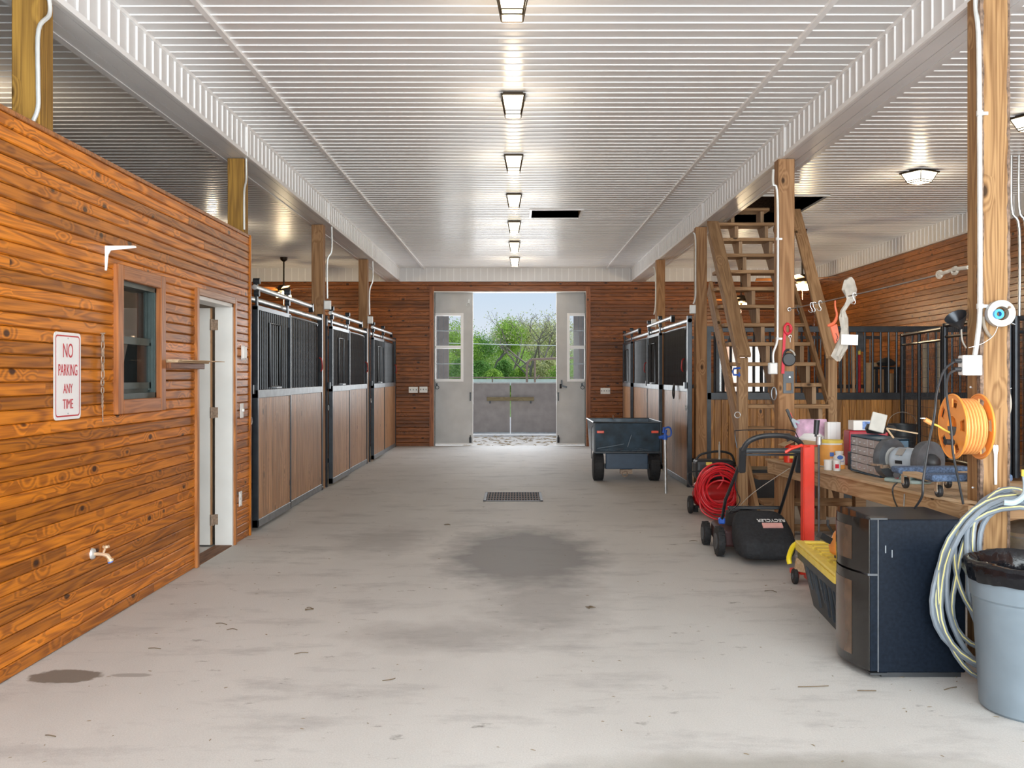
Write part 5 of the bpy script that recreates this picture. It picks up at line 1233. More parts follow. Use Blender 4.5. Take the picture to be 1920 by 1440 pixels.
for (x, y) in ((-.12, -.10), (.02, -.30)):
    w_ = MB().cyl((x - .015, y, .052), (x + .015, y, .052), .052, n=22).build('wheel', M_rubber, t, bevel=.008, seg=2); w_.location = (0, 0, 0)
    MB().cyl((x - .019, y, .052), (x + .019, y, .052), .022, n=5).cyl((x - .022, y, .052), (x + .022, y, .052), .007, n=8).build('wheel_hub', M_dgrey, w_)
MB().bx(-.04, -.01, -.32, -.03, .03, .06).bx(-.11, -.09, -.1, .02, .04, .07).build('axle_arm', M_red, t)
MB().cb((-.075, -.10, .125), (.085, .03, .09), Euler((0, R(10), 0))).build('wooden_chock', W_ply, t, bevel=.004)
MB().cyl((-.07, -.02, .16), (-.07, .03, .16), .014).build('pin', M_steel, t)

# ------------------------------------------------------------------ mower
t = thing('lawn_mower', 'black push lawn mower with fabric grass bag and arched handle', 'lawn mower', (1.82, 7.75, 0))
# wheels : rear at y-.15 , front y+.42
for (x, y, nm) in ((-.235, -.10, 'rear'), (.255, -.10, 'rear'), (-.24, .42, 'front'), (.24, .42, 'front')):
    r_ = .115 if nm == 'rear' else .095
    w_ = MB().cyl((x - .028, y, r_), (x + .028, y, r_), r_, n=28).build('wheel', M_rubber, t, bevel=.01, seg=2)
    m = MB()
    for k in range(22):
        a = 2 * PI * k / 22; m.cb((x + (.012 if k % 2 else -.012), y + (r_ + .001) * math.cos(a), r_ + (r_ + .001) * math.sin(a)), (.026, .012, .008), Euler((a - PI / 2, 0, 0)))
    m.build('tread_blocks', M_rubber, w_)
    MB().cyl((x - .032, y, r_), (x + .032, y, r_), r_ * .55, n=16).build('wheel_hub', M_dgrey, w_)
MB().prism([(-.2, -.12), (.2, -.12), (.22, .1), (.2, .42), (.1, .52), (-.1, .52), (-.2, .42), (-.22, .1)], MT((0, 0, .07)), .13).build('deck', plain('dark_mower_deck', (.06, .02, .02), .4), t, bevel=.02, seg=2)
MB().cyl((0, .2, .2), (0, .2, .31), .13, .12, n=20).cyl((0, .2, .31), (0, .2, .335), .10, n=20).build('engine', M_plast, t, smooth=True)
MB().tube([(-.1, .1, .33), (0, .05, .36), (.1, .1, .33)], .012).build('engine_guard', M_chan, t)
# bag (lofted)
sec = [(-.02, .19, .115, .375), (-.10, .21, .08, .362), (-.20, .225, .045, .315), (-.31, .225, .028, .255), (-.41, .20, .035, .20), (-.455, .13, .07, .16)]
m = MB(); vs = []; n = 20; rnd = random.Random(9)
for (y, hw, z0, z1) in sec:
    cz = (z0 + z1) / 2; hz = (z1 - z0) / 2
    for i in range(n):
        a = 2 * PI * i / n; ca = math.cos(a); sa_ = math.sin(a); e_ = .55
        vs.append((math.copysign(abs(ca) ** e_, ca) * hw + rnd.uniform(-.004, .004), y + rnd.uniform(-.006, .006), cz + math.copysign(abs(sa_) ** e_, sa_) * hz + rnd.uniform(-.006, .006)))
m.add(vs, [(i * n + j, i * n + (j + 1) % n, (i + 1) * n + (j + 1) % n, (i + 1) * n + j) for i in range(len(sec) - 1) for j in range(n)] + [tuple(range(n - 1, -1, -1)), tuple(range((len(sec) - 1) * n, len(sec) * n))])
m.v = [(p[0] + .05, p[1] - .08, p[2]) for p in m.v]
bg_ = m.build('grass_bag', M_fabric, t, smooth=True, sub=2, angle=180)
MB().cb((.04, -.10, .375), (.42, .03, .025)).build('bag_rim', M_plast, t, bevel=.006)
tl = Euler((R(14), 0, 0))
sl = math.atan2(.08, .20)
text('RECYCLER', .045, t, (.11, -.318, .309), (R(-30), 0, PI), M_wht, 1.0, ext=.0015, name='lettering')
MB().cb((.11, -.362, .277), (.15, .05, .010), Euler((R(31), 0, 0))).build('bag_label', M_pinkl, t)
# handle
hp = lambda x, y, z: (x, y, z)
for s, xo in ((-1, -.22), (1, .25)):
    top = (s * .19 + .03, -.62, .84); MB().tube([(xo * .92 + .0, -.02, .25), (xo * .95, -.2, .45), top], .0125, 10).build('handle_tube', M_black, t, smooth=True)
    MB().cb((xo * .93, -.04, .265), (.05, .04, .05)).build('handle_knob', M_ltblue if s > 0 else M_blue, t, bevel=.008)
    MB().beam((s * .205 + .03, -.60, .70), (s * .215 + .03, -.67, .88), .05, .04, (0, 1, 0)).build('handle_bracket', M_plast, t, bevel=.008)
MB().tube(smooth_path([(-.19, -.68, .865), (-.15, -.70, .93), (-.07, -.71, .965), (.03, -.715, .975), (.13, -.71, .965), (.21, -.70, .93), (.255, -.68, .865)], 5), .019, 10).build('handle_arch', M_plast, t, smooth=True)
MB().cb((.035, -.66, .862), (.40, .05, .03), Euler((R(12), 0, 0))).build('control_bar', plain('slate_bar', (.05, .06, .07), .4), t, bevel=.01, seg=2)
MB().cb((.035, -.63, .83), (.38, .02, .015)).build('cross_bar', M_black, t)
MB().tube(smooth_path([(-.22, -.64, .88), (-.23, -.62, .99), (-.20, -.61, 1.005), (.0, -.61, 1.01), (.18, -.61, 1.005), (.22, -.62, .97), (.24, -.64, .90)], 4), .004, 6).build('bail_wire', M_black, t, smooth=True)
MB().tube(smooth_path([(-.18, -.63, .84), (-.2, -.5, .6), (-.12, -.3, .45), (-.15, -.05, .33), (-.05, .1, .32)], 5), .004, 6).build('control_cable', M_plast, t)
MB().tube(smooth_path([(.2, -.5, .72), (.02, -.15, .50), (-.06, .1, .33)], 4), .0025, 5).build('starter_cord', M_cloth, t)

# ------------------------------------------------------------------ compressor + red hose
t = thing('air_compressor', 'black and red wheeled air compressor behind the lawn mower', 'compressor', (2.02, 10.0, 0))
TK = MT((0, 0, .30), (R(90), 0, 0))
MB().lathe([(0, -.24), (.10, -.22), (.145, -.16), (.145, .16), (.10, .22), (0, .24)], 24, MT((.02, .05, .20), (0, R(90), 0))).build('tank', M_tank, t, smooth=True)
MB().bx(-.20, .20, -.08, .16, .35, .55).build('motor_cover', M_plast, t, bevel=.04, seg=3)
MB().bx(-.10, -.04, -.085, -.078, .50, .53).build('warning_label', M_yellow, t)
MB().tube(smooth_path([(-.18, .05, .54), (-.12, .05, .60), (.05, .05, .63), (.18, .05, .60), (.22, .05, .5)], 4), .012, 8).build('carry_handle', M_plast, t, smooth=True)
MB().cyl((.06, .04, .52), (.06, .04, .70), .010, n=8).cyl((.06, .04, .70), (.06, .04, .73), .006).build('air_fitting', M_cloth, t)
for x in (-.24, .24): 
    w_ = MB().cyl((x - .02, .02, .09), (x + .02, .02, .09), .09, n=20).build('wheel', M_rubber, t, bevel=.01, seg=2)
    MB().cyl((x - .024, .02, .09), (x + .024, .02, .09), .03, n=10).build('wheel_hub', M_dgrey, w_)
MB().tube(smooth_path([(-.05, -.14, .34), (-.10, -.22, .38), (-.06, -.25, .5), (.03, -.25, .52), (.20, -.24, .51)], 4), .010, 8).build('hose_bracket', M_black, t, smooth=True)
MB().tube(smooth_path([(-.15, -.08, .44), (-.28, -.10, .42), (-.27, -.14, .30), (-.15, -.16, .30), (-.08, -.18, .42)], 5), .008, 6).build('power_cable', M_plast, t, smooth=True)
MB().bx(-.19, -.14, .12, .2, 0, .06).bx(.14, .19, .12, .2, 0, .06).bx(-.2, .2, -.02, .05, .06, .08).build('foot', M_rubber, t)
c = px(1349, 920, 9.62)
t = thing('air_hose', 'big coil of red air hose hanging on the compressor', 'hose', (c.x, 9.66, 0)); rnd = random.Random(2)
pts = []
NL = 17
for i in range(NL * 26):
    a = 2 * PI * i / 26 + .9; lp = i / 26
    r_ = .165 + .035 * math.sin(lp * 2.1) + .02 * math.sin(lp * 5.3); y = -.05 + .09 * math.sin(lp * 1.3 + 1)
    zc = .295 - .035 * math.sin(lp * 1.7) 
    pts.append((r_ * 1.08 * math.cos(a), y + .02 * math.sin(a * 2 + lp), zc + r_ * 1.12 * math.sin(a)))
MB().tube(pts, .0085, 6).build('hose_coil', M_redd, t, smooth=True)
MB().tube(smooth_path([(-.20, -.06, .25), (-.19, -.10, .10), (-.10, -.14, .03), (.0, -.18, .010), (.12, -.2, .010), (.2, -.15, .01)], 5), .0085, 6).build('hose_tail', M_redd, t, smooth=True)
MB().tube(smooth_path([(.0, -.05, .46), (.03, -.08, .40), (.0, -.09, .34), (-.03, -.08, .30)], 4), .0085, 6).build('hose_lead', M_redd, t, smooth=True)

# ------------------------------------------------------------------ cart
t = thing('dump_cart', 'dark blue metal dump cart with red reflectors and two fat wheels', 'cart', (1.48, 13.2, 0))
k = 13.0 / F
hb = 47 * k
for s in (-1, 1):
    w_ = MB().cyl((s * .375 - .07, 0, .19), (s * .375 + .07, 0, .19), .19, n=28).build('wheel', M_rubber, t, bevel=.03, seg=3)
    m = MB()
    for q in range(30):
        a = 2 * PI * q / 30; m.cb((s * .375 + (.025 if q % 2 else -.025), .191 * math.cos(a), .19 + .191 * math.sin(a)), (.07, .018, .008), Euler((a - PI / 2, 0, 0)))
    m.build('tread_blocks', M_rubber, w_)
    MB().cyl((s * .375 - s * .075, 0, .19), (s * .30, 0, .19), .08, n=16).build('wheel_rim', M_chan, w_)
def trap(x0, x1, z0, x2, x3, z1, y0, y1, y2, y3):
    return [(x0, y0, z0), (x1, y0, z0), (x1, y1, z0), (x0, y1, z0), (x2, y2, z1), (x3, y2, z1), (x3, y3, z1), (x2, y3, z1)]
TB = trap(-.42, .42, .37, -.45, .45, .785, -.16, .95, -.20, 1.0)
m = MB().add(TB, [(0, 1, 5, 4), (1, 2, 6, 5), (2, 3, 7, 6), (3, 0, 4, 7), (0, 3, 2, 1)])
o = m.build('tub', M_navy, t); o.modifiers.new('solid', 'SOLIDIFY').thickness = .012
MB().tube([(-.45, -.20, .785), (.45, -.20, .785), (.45, 1.0, .785), (-.45, 1.0, .785)], .012, 8, closed=True).build('tub_rim', M_black, t)
MB().bx(-.43, .43, -.185, -.165, .375, .40).bx(-.445, -.425, -.21, -.19, .38, .78).bx(.425, .445, -.21, -.19, .38, .78).build('tailgate_edge', M_black, t, bevel=.003)
for x in (-.36, .36): MB().cb((x, -.205, .66), (.095, .01, .032)).build('reflector', M_refl, t, bevel=.003)
MB().bx(-.28, .28, -.10, -.06, .16, .37).build('underbody', plain('navy_frame', (.02, .05, .10), .4), t, bevel=.006)
MB().bx(-.34, .34, -.04, .06, .16, .22).bx(-.04, .04, .0, 1.35, .22, .27).build('axle', M_black, t)
MB().cb((0, .0, .12), (.16, .10, .06)).tube(arc((-.02, -.05, .09), .035, 0, 2 * PI, 12)[:-1], .008, 6, closed=True).build('tow_hitch', M_rust, t)
m = MB()
rnd = random.Random(4)
for q in range(9):
    x = rnd.uniform(-.4, .2); m.beam((x, -.198, .40 + rnd.uniform(0, .05)), (x + rnd.uniform(.03, .2), -.198, .41 + rnd.uniform(0, .03)), .012, .004, (0, 0, 1))
m.beam((-.40, -.196, .44), (-.05, -.196, .50), .01, .01).beam((.0, -.197, .46), (.05, -.2, .62), .02, .008).beam((.05, -.2, .62), (.01, -.197, .5), .015, .008)
m.build('dent', plain('scraped_navy', (.045, .075, .11), .35), t)
MB().cyl((-.08, .9, .78), (-.085, .9, .84), .008).build('latch_pin', M_rust, t)
MB().tube([(-.455, -.1, .74), (-.475, -.1, .70), (-.47, -.1, .3)], .006).build('tailgate_rod', M_chan, t)

# ------------------------------------------------------------------ yard hydrant
t = thing('yard_hydrant', 'blue headed yard hydrant on a grey pipe beside the cart', 'hydrant', (1.79, 11.73, 0))
MB().cyl((0, 0, 0), (-.01, 0, .66), .021, n=12).build('standpipe', M_steel, t, smooth=True)
MB().cyl((-.01, 0, .64), (-.01, 0, .70), .03).cyl((-.01, 0, .68), (-.085, -.01, .665), .022, .02).cyl((-.01, 0, .70), (.0, 0, .76), .018).build('hydrant_head', M_blue, t, smooth=True)
MB().tube(smooth_path([(-.02, 0, .77), (.03, 0, .79), (.06, 0, .765), (.063, 0, .70), (.03, 0, .675), (-.0, 0, .68)], 4), .010, 8).cyl((-.03, 0, .72), (-.02, 0, .79), .014).build('lever_handle', M_blue, t, smooth=True)
MB().cyl((.0, 0, .70), (.012, 0, .76), .007).build('lift_rod', M_brass, t)

# ------------------------------------------------------------------ trash can
t = thing('trash_can', 'tall grey-blue plastic trash can with black liner at the right edge', 'trash can', (2.205, 4.13, 0)); t.scale = (1, 1, .95)
MB().lathe([(0, .0), (.225, .0), (.236, .012), (.262, .47), (.264, .475), (.264, .49), (.272, .50), (.28, .62), (.288, .625), (.288, .64), (.27, .64), (.262, .50), (.23, .02), (0, .02)], 48).build('can_body', M_can, t, smooth=True, angle=25)
m = MB(); n = 64; rnd = random.Random(6); vs = []
prof = [(.290, .575), (.296, .60), (.298, .638), (.292, .655), (.27, .66), (.25, .635), (.245, .58), (.235, .45), (.2, .3)]
for j, (r_, z) in enumerate(prof):
    for i in range(n):
        a = 2 * PI * i / n; w_ = .006 * math.sin(a * 23 + j) + rnd.uniform(-.004, .004) * (2.2 if j > 3 else 1)
        vs.append(((r_ + w_) * math.cos(a), (r_ + w_) * math.sin(a), z + .004 * math.sin(a * 7 + j * .6) + (rnd.uniform(-.012, .012) if j > 4 else 0)))
m.add(vs, [(j * n + i, j * n + (i + 1) % n, (j + 1) * n + (i + 1) % n, (j + 1) * n + i) for j in range(len(prof) - 1) for i in range(n)])
m.build('liner', M_bag, t, smooth=True, angle=60)
MB().lathe([(0, .30), (.21, .30)], 24).build('liner_bottom', M_bag, t)
t = thing('metal_can', 'galvanised metal trash can behind the near right post', 'trash can', (2.98, 5.55, 0))
MB().lathe([(0, 0), (.19, 0), (.20, .02), (.225, .50), (.235, .51), (.235, .53), (.20, .555), (.06, .60), (0, .605)], 40).build('can_body', M_steel, t, smooth=True, angle=25)
for z in (.15, .3, .42): MB().lathe([(.205 + z * .04, z - .01), (.217 + z * .04, z), (.205 + z * .04, z + .01)], 40).build('band', M_steel, t, smooth=True)
MB().tube(smooth_path([(-.05, 0, .60), (-.04, 0, .64), (.04, 0, .64), (.05, 0, .60)], 4), .006, 6).build('lid_handle', M_steel, t)

# ------------------------------------------------------------------ garden hose coil on near post
t = thing('garden_hose', 'grey garden hose with yellow stripe hung in long loops on the post', 'hose', (2.33, 4.62, .85))
rnd = random.Random(11); m = MB(); m2 = MB()
LP = [(.20, .42), (.24, .52), (.27, .60), (.30, .66), (.33, .70), (.36, .74), (.38, .78), (.31, .80), (.36, .82), (.25, .62), (.40, .74)]
for l, (wl_, drop) in enumerate(LP):
    P = []; K = 36; off = .012 * (l % 4); cx = -.02 - .07 * (l % 3) / 2; rt = .8 * wl_
    for i in range(K):
        a = 2 * PI * i / K; sx = math.sin(a); f = (1 - math.cos(a)) / 2            # f: 0 top, 1 bottom
        wf = (wl_ if sx < 0 else rt) * (abs(sx) ** .85) * (1 if sx > 0 else -1) * (1.0 + .12 * math.sin(f * 3 + l))
        x = cx * f + wf + .02 * math.sin(l * 2.3) * math.sin(f * 4)
        y = .0 - .02 * (l // 4) - off - .10 * min(1, f * 2.2) - .02 * f + .012 * math.sin(a * 2 + l * 1.7)
        z = .0 - .004 * l + .02 * math.cos(l) * (1 - f) - drop * (f ** .92)
        if z < -.835: z = -.835
        P.append(Vector((x, y, z)))
    m.tube(P, .0125, 8, closed=True)
    if l % 2 == 0: m2.tube([p + Vector((-.005, -.0095, .005)) for p in P], .0036, 5, closed=True)
m.build('hose_loops', M_hose, t, smooth=True)
m2.build('hose_stripe', M_yel2, t, smooth=True)
MB().tube(smooth_path([(-.13, -.19, -.02), (-.09, -.20, -.02), (-.04, -.19, .01), (-.02, -.17, .05), (-.02, -.16, .10)], 5), .0135, 8).build('hose_end', plain('pale_hose', (.42, .52, .58), .4), t, smooth=True)
MB().cyl((-.02, -.16, .095), (-.02, -.16, .125), .016, n=12).build('hose_cap', M_yellow, t)
MB().cyl((0, .12, .0), (0, -.13, .01), .012, n=8).build('hanger_peg', M_steel, t)

# ------------------------------------------------------------------ kennel pen
t = thing('wood_platform', 'low wooden deck under the black mesh pen', 'platform', (4.3, 8.6, 0))
for i in range(9): MB().bx(0, 1.6, i * .42, i * .42 + .41, .44, .48).build('deck_board', W_stair, t)
MB().bx(0, .04, 0, 3.77, .28, .44).bx(.02, 1.6, 0.02, .06, .28, .44).build('deck_skirt', W_stair, t)
MB().bx(.05, .14, .05, .14, 0, .44).bx(.05, .14, 3.6, 3.69, 0, .44).bx(1.45, 1.54, .05, .14, 0, .44).bx(1.45, 1.54, 3.6, 3.69, 0, .44).build('deck_leg', W_stair, t)
def pen_panel(label, a, b, z0, z1, mid=()):
    a = Vector(a); b = Vector(b); t = thing('mesh_panel', label, 'pen panel', (a.x, a.y, z0)); d = (b - a); L = d.length; d.normalize(); H = z1 - z0
    r_ = .022
    MB().cyl((0, 0, 0), (0, 0, H), r_ * 1.3, n=10).build('upright', M_blacks, t, smooth=True); MB().cyl(d * L, d * L + Vector((0, 0, H)), r_ * 1.3, n=10).build('upright', M_blacks, t, smooth=True)
    for f in mid: MB().cyl(d * L * f, d * L * f + Vector((0, 0, H)), r_, n=10).build('upright', M_blacks, t, smooth=True)
    MB().cyl((0, 0, H - .02), d * L + Vector((0, 0, H - .02)), r_, n=10).build('top_rail', M_blacks, t, smooth=True); MB().cyl((0, 0, .03), d * L + Vector((0, 0, .03)), r_, n=10).build('bottom_rail', M_blacks, t, smooth=True)
    MB().cyl((0, 0, H - .14), d * L + Vector((0, 0, H - .14)), r_ * .7, n=8).build('middle_rail', M_blacks, t, smooth=True)
    m = MB(); n = int(L / .055)
    for i in range(1, n): p = d * L * i / n; m.cyl(p + Vector((0, 0, .03)), p + Vector((0, 0, H - .02)), .0026, n=4, caps=False)
    for j in range(1, int(H / .11)): m.cyl(Vector((0, 0, j * .11)), d * L + Vector((0, 0, j * .11)), .0026, n=4, caps=False)
    tag(m.build('wire_mesh', M_black, t), kind='stuff')
pen_panel('black mesh side of the dog pen, left of the near post', (4.76, 12.1, 0), (4.50, 10.35, 0), .50, 1.92, (.45,))
pen_panel('black mesh gate of the dog pen directly behind the outlet box', (4.50, 10.30, 0), (4.40, 8.75, 0), .50, 1.95, (.5,))
pen_panel('black mesh front of the dog pen at the right picture edge', (4.42, 8.68, 0), (5.88, 8.68, 0), .50, 1.93, (.06, .5))
t = thing('water_bucket', 'dark bucket with wire handle standing behind the pen mesh', 'bucket', (4.62, 11.75, .482))
MB().lathe([(0, 0), (.14, 0), (.165, .33), (.172, .335), (.172, .345), (.155, .345), (.13, .02), (0, .02)], 28).build('bucket_body', plain('dark_grey_plastic', (.06, .07, .08), .4), t, smooth=True)
for z in (.08, .14, .20, .26): MB().lathe([(.145 + z * .07, z - .006), (.152 + z * .07, z), (.145 + z * .07, z + .006)], 28).build('band', M_dgrey, t, smooth=True)
MB().tube(arc((0, 0, .33), .175, 0, PI, 14, (1, 0, 0), (0, 0, .9)), .003, 6).build('wire_handle', M_cloth, t)

# ------------------------------------------------------------------ lights
def lantern(label, x, y, sc_=1.0, rz=0, hgt=.165, top=.095, bot=.058, en=6.5):
    t = thing('ceiling_light', label, 'ceiling light', (x, y, CZ), rz)
    T = top * sc_; B = bot * sc_; H = hgt
    MB().bx(-T, T, -T, T, -.028, -.014).bx(-T * .8, T * .8, -T * .8, T * .8, -.014, .0).build('mount_plate', M_bronze, t, bevel=.003)
    m = MB(); Ti = T * .88
    for (sx, sy) in ((-1, -1), (1, -1), (1, 1), (-1, 1)): m.beam((sx * Ti, sy * Ti, -.028), (sx * B, sy * B, -H), .008, .008)
    for k in range(4):
        c = [(-B, -B), (B, -B), (B, B), (-B, B)]; a, b = c[k], c[(k + 1) % 4]; m.beam((a[0], a[1], -H), (b[0], b[1], -H), .008, .008)
        c = [(-1, -1), (1, -1), (1, 1), (-1, 1)]; f = .80; a, b = c[k], c[(k + 1) % 4]; q = Ti + (B - Ti) * f; z = -.028 + (-H + .028) * f
        m.beam((a[0] * q, a[1] * q, z), (b[0] * q, b[1] * q, z), .007, .007)
    m.build('cage', M_bronze, t)
    q = .97; vs = [(-Ti * q, -Ti * q, -.028), (Ti * q, -Ti * q, -.028), (Ti * q, Ti * q, -.028), (-Ti * q, Ti * q, -.028), (-B * q, -B * q, -H), (B * q, -B * q, -H), (B * q, B * q, -H), (-B * q, B * q, -H)]
    MB().add(vs, [(0, 1, 5, 4), (1, 2, 6, 5), (2, 3, 7, 6), (3, 0, 4, 7), (4, 5, 6, 7)]).build('glass_shade', M_lampg, t)
    l = bpy.data.lights.new('lamp', 'POINT'); l.energy = en; l.color = (1, .80, .55); l.shadow_soft_size = .05
    o = bpy.data.objects.new('lamp', l); C.objects.link(o); o.parent = t; o.location = (0, 0, -H - .07)
    return t
ords = ['nearest, cut by the top edge of the picture', 'second from the camera', 'third from the camera', 'fourth from the camera', 'fifth, beyond the ceiling hatch', 'second from the back wall', 'last before the back wall']
for i in range(7): lantern('bronze lantern in the aisle row, ' + ords[i], -.02, 5.45 + 2.055 * i)
lantern('wide bronze ceiling lantern right of the stair opening', 4.23, 10.3, 1.5, R(28), .125, .095, .055, en=10)
lantern('wide bronze ceiling lantern beyond the near post at the right edge', 4.27, 8.1, 1.5, R(28), .125, .095, .055)

def fan(label, x, y, zl, rot=0):
    t = thing('ceiling_fan', label, 'ceiling fan', (x, y, CZ)); H = CZ - zl - .22
    MB().lathe([(0, 0), (.07, 0), (.06, -.05), (.02, -.08), (0, -.08)], 16).build('canopy', M_bronze, t, smooth=True)
    MB().cyl((0, 0, -.05), (0, 0, -H), .014).build('down_rod', M_bronze, t, smooth=True)
    MB().lathe([(0, -H + .02), (.09, -H), (.12, -H - .05), (.10, -H - .10), (.05, -H - .13), (0, -H - .13)], 24).build('motor_housing', M_bronze, t, smooth=True)
    for k in range(5):
        a = rot + 2 * PI * k / 5; d = Vector((math.cos(a), math.sin(a), 0)); b = MB().cb((0, 0, 0), (.50, .13, .008)).build('blade', W_trimY, t, bevel=.003)
        b.location = d * .42 + Vector((0, 0, -H - .06)); b.rotation_euler = (R(10), 0, a)
    for k in range(4):
        a = rot + 2 * PI * k / 4 + .4; p = Vector((math.cos(a) * .09, math.sin(a) * .09, -H - .17))
        MB().lathe([(.0, .045), (.025, .04), (.045, -.01), (.05, -.05), (.0, -.055)], 14, MT(p, (0, 0, 0))).build('glass_shade', M_bulb, t, smooth=True)
    MB().cyl((.0, 0, -H - .13), (0, 0, -H - .36), .0025, n=5).build('pull_chain', M_brass, t)
    l = bpy.data.lights.new('lamp', 'POINT'); l.energy = 45; l.color = (1, .78, .48); l.shadow_soft_size = .08
    o = bpy.data.objects.new('lamp', l); C.objects.link(o); o.parent = t; o.location = (0, 0, -H - .30)
fan('bronze ceiling fan with lit lamps above the far left stall', -4.2, 17.8, 2.82)
fan('lit ceiling fan seen between the upper stair treads', 4.08, 17.8, 2.63, .3)
fan('lit ceiling fan right of the leash post over the storage stall', 4.20, 14.4, 2.66, .5)
lantern('bronze ceiling lantern over the middle left stall, hidden by the office wall', -4.2, 13.6, 1.0, en=11)
lantern('bronze ceiling lantern above the office behind its wall', -4.1, 7.2, 1.2, en=13)

# ------------------------------------------------------------------ floor drain and litter
t = thing('floor_drain', 'rusty rectangular drain grate in the aisle floor', 'drain', (-.03, 11.4, 0)); hx, hy = .335, .42
MB().bx(-hx, hx, -hy, -hy + .03, 0, .006).bx(-hx, hx, hy - .03, hy, 0, .006).bx(-hx, -hx + .03, -hy, hy, 0, .006).bx(hx - .03, hx, -hy, hy, 0, .006).build('frame', M_dgrey, t)
MB().bx(-hx + .03, hx - .03, -hy + .03, hy - .03, .0005, .0015).build('pit_shade', plain('pit_shade_black', (.01, .006, .005), .9), t)  # flat black sheet on the floor, painted shade of the drain depth
m0 = None
for i in range(19):
    x = -hx + .03 + (2 * hx - .06) * (i + .5) / 19
    if m0 is None: o = MB().bx(-.007, .007, -hy + .03, hy - .03, .0015, .007).build('grate_bar', plain('dark_rust', (.12, .06, .035), .7), t); m0 = o.data
    else: o = bpy.data.objects.new('grate_bar', m0); C.objects.link(o); o.parent = t
    o.location = (x, 0, 0)
MB().bx(-hx + .03, hx - .03, -.01, .01, .0015, .006).bx(-hx + .03, hx - .03, -.22, -.2, .0015, .006).bx(-hx + .03, hx - .03, .2, .22, .0015, .006).build('cross_bar', M_dgrey, t)
def gp(x, y): Y = CH * F / (y - VY); return Vector(((x - VX) * Y / F, Y, 0))
rnd = random.Random(21)
tw = [(415, 1171, 'bent dark twig near the office wall, centre left'), (435, 1182, 'tiny twig right of the bent one'), (565, 1226, 'short twig left of centre on the pale floor'), (95, 1381, 'thin twig at the lower left corner'), (580, 1143, 'tangle of straw left of the centre stain'), (1108, 1140, 'clump of dry straw right of the centre stain'), (1525, 1288, 'long thin twig in front of the fridge'), (1625, 1296, 'short brown chip in front of the fridge corner'), (1782, 1292, 'brown leaf bit in front of the fridge'), (290, 1217, 'small dark twig near the puddle'), (729, 1275, 'dark splinter in the lower middle floor'), (1445, 1110, 'curved straw in front of the lawn mower'), (1300, 1015, 'small chip left of the mower wheel'), (838, 984, 'little branched twig left of the damp patch')]
for (x, y, lbl) in tw:
    p = gp(x, y); t = thing('twig', lbl, 'twig', p, rnd.uniform(-.6, .6)); L = rnd.uniform(.05, .09) * (1.8 if 'long' in lbl else 1)
    cl_ = 'clump' in lbl or 'tangle' in lbl or 'branched' in lbl
    m = MB()
    for q in range(5 if cl_ else 1):
        a = rnd.uniform(-.8, .8) if cl_ else 0; d = Vector((math.cos(a), math.sin(a), 0)); s0 = -d * L / 2 + Vector((0, rnd.uniform(-.02, .02) if cl_ else 0, .003))
        m.tube(smooth_path([s0, s0 + d * L * .5 + Vector((0, rnd.uniform(-.02, .02), .004)), s0 + d * L], 3), .0022, 5)
    m.build('stem', M_twig, t)
m = MB()
for i in range(300):
    y = 3.5 * math.exp(rnd.random() * 1.72); x = rnd.uniform(-2.2, 2.2)
    if rnd.random() < .3: x = rnd.choice((-1, 1)) * rnd.uniform(1.6, 2.25); 
    L = rnd.uniform(.003, .013); a = rnd.uniform(0, 6.28); d = Vector((math.cos(a), math.sin(a), 0)) * L; n_ = Vector((-d.y, d.x, 0)) * rnd.uniform(.15, .4)
    c = Vector((x, y, .0015)); m.add([c - d - n_, c + d - n_ * .4, c + d * .8 + n_, c - d * .6 + n_, c + Vector((0, 0, .002))], [(0, 1, 4), (1, 2, 4), (2, 3, 4), (3, 0, 4)])
for i in range(160):
    y = YB + .3 + rnd.random() * 3.4; x = rnd.uniform(-1.2, 1.1); L = rnd.uniform(.02, .07); a = rnd.uniform(-.5, .5); d = Vector((math.cos(a), math.sin(a), 0)) * L; n_ = Vector((-d.y, d.x, 0)) * .4
    c = Vector((x, y, -.016)); m.add([c - d - n_, c + d - n_, c + d + n_, c - d + n_, c + Vector((0, 0, .012))], [(0, 1, 4), (1, 2, 4), (2, 3, 4), (3, 0, 4)])
tag(m.build('floor_litter', M_leafd), 'scattered straw, grit and leaf bits over the concrete floor', 'litter', kind='stuff')

# ------------------------------------------------------------------ outside
GY = 23.4
for s, (x0, x1), lbl in ((-1, ((700 - VX) * GY / F, (956 - VX) * GY / F), 'left grey half-height gate outside the barn door'), (1, ((958 - VX) * GY / F, (1200 - VX) * GY / F), 'right grey half-height gate outside the barn door')):
    t = thing('yard_gate', lbl, 'gate', (x0, GY, 0)); L = x1 - x0
    MB().bx(0, L, 0, .05, .03, 1.22).build('gate_board', M_gate, t, bevel=.003)
    MB().bx(0, L, -.02, .07, 1.22, 1.25).build('cap_rail', plain('pale_cap%d' % s, (.6, .6, .58), .6), t)
    MB().bx(0, L, -.012, .0, .03, .06).build('bottom_strip', M_chan, t)
t = thing('gate_bar', 'weathered wooden bar bolted across both grey gates', 'bar', cpx(957, 748, GY - .05)); k = GY / F
MB().cb((0, 0, 0), (88 * k, .04, 7 * k)).build('bar', wood('bar_wood', (.30, .24, .13), (.18, .13, .07), 'X', .8, .3, 0, .1), t, bevel=.004)
for x in (-38, 38): MB().cb((x * k, .0, -6 * k), (3 * k, .03, 5 * k)).build('bracket', M_dgrey, t)
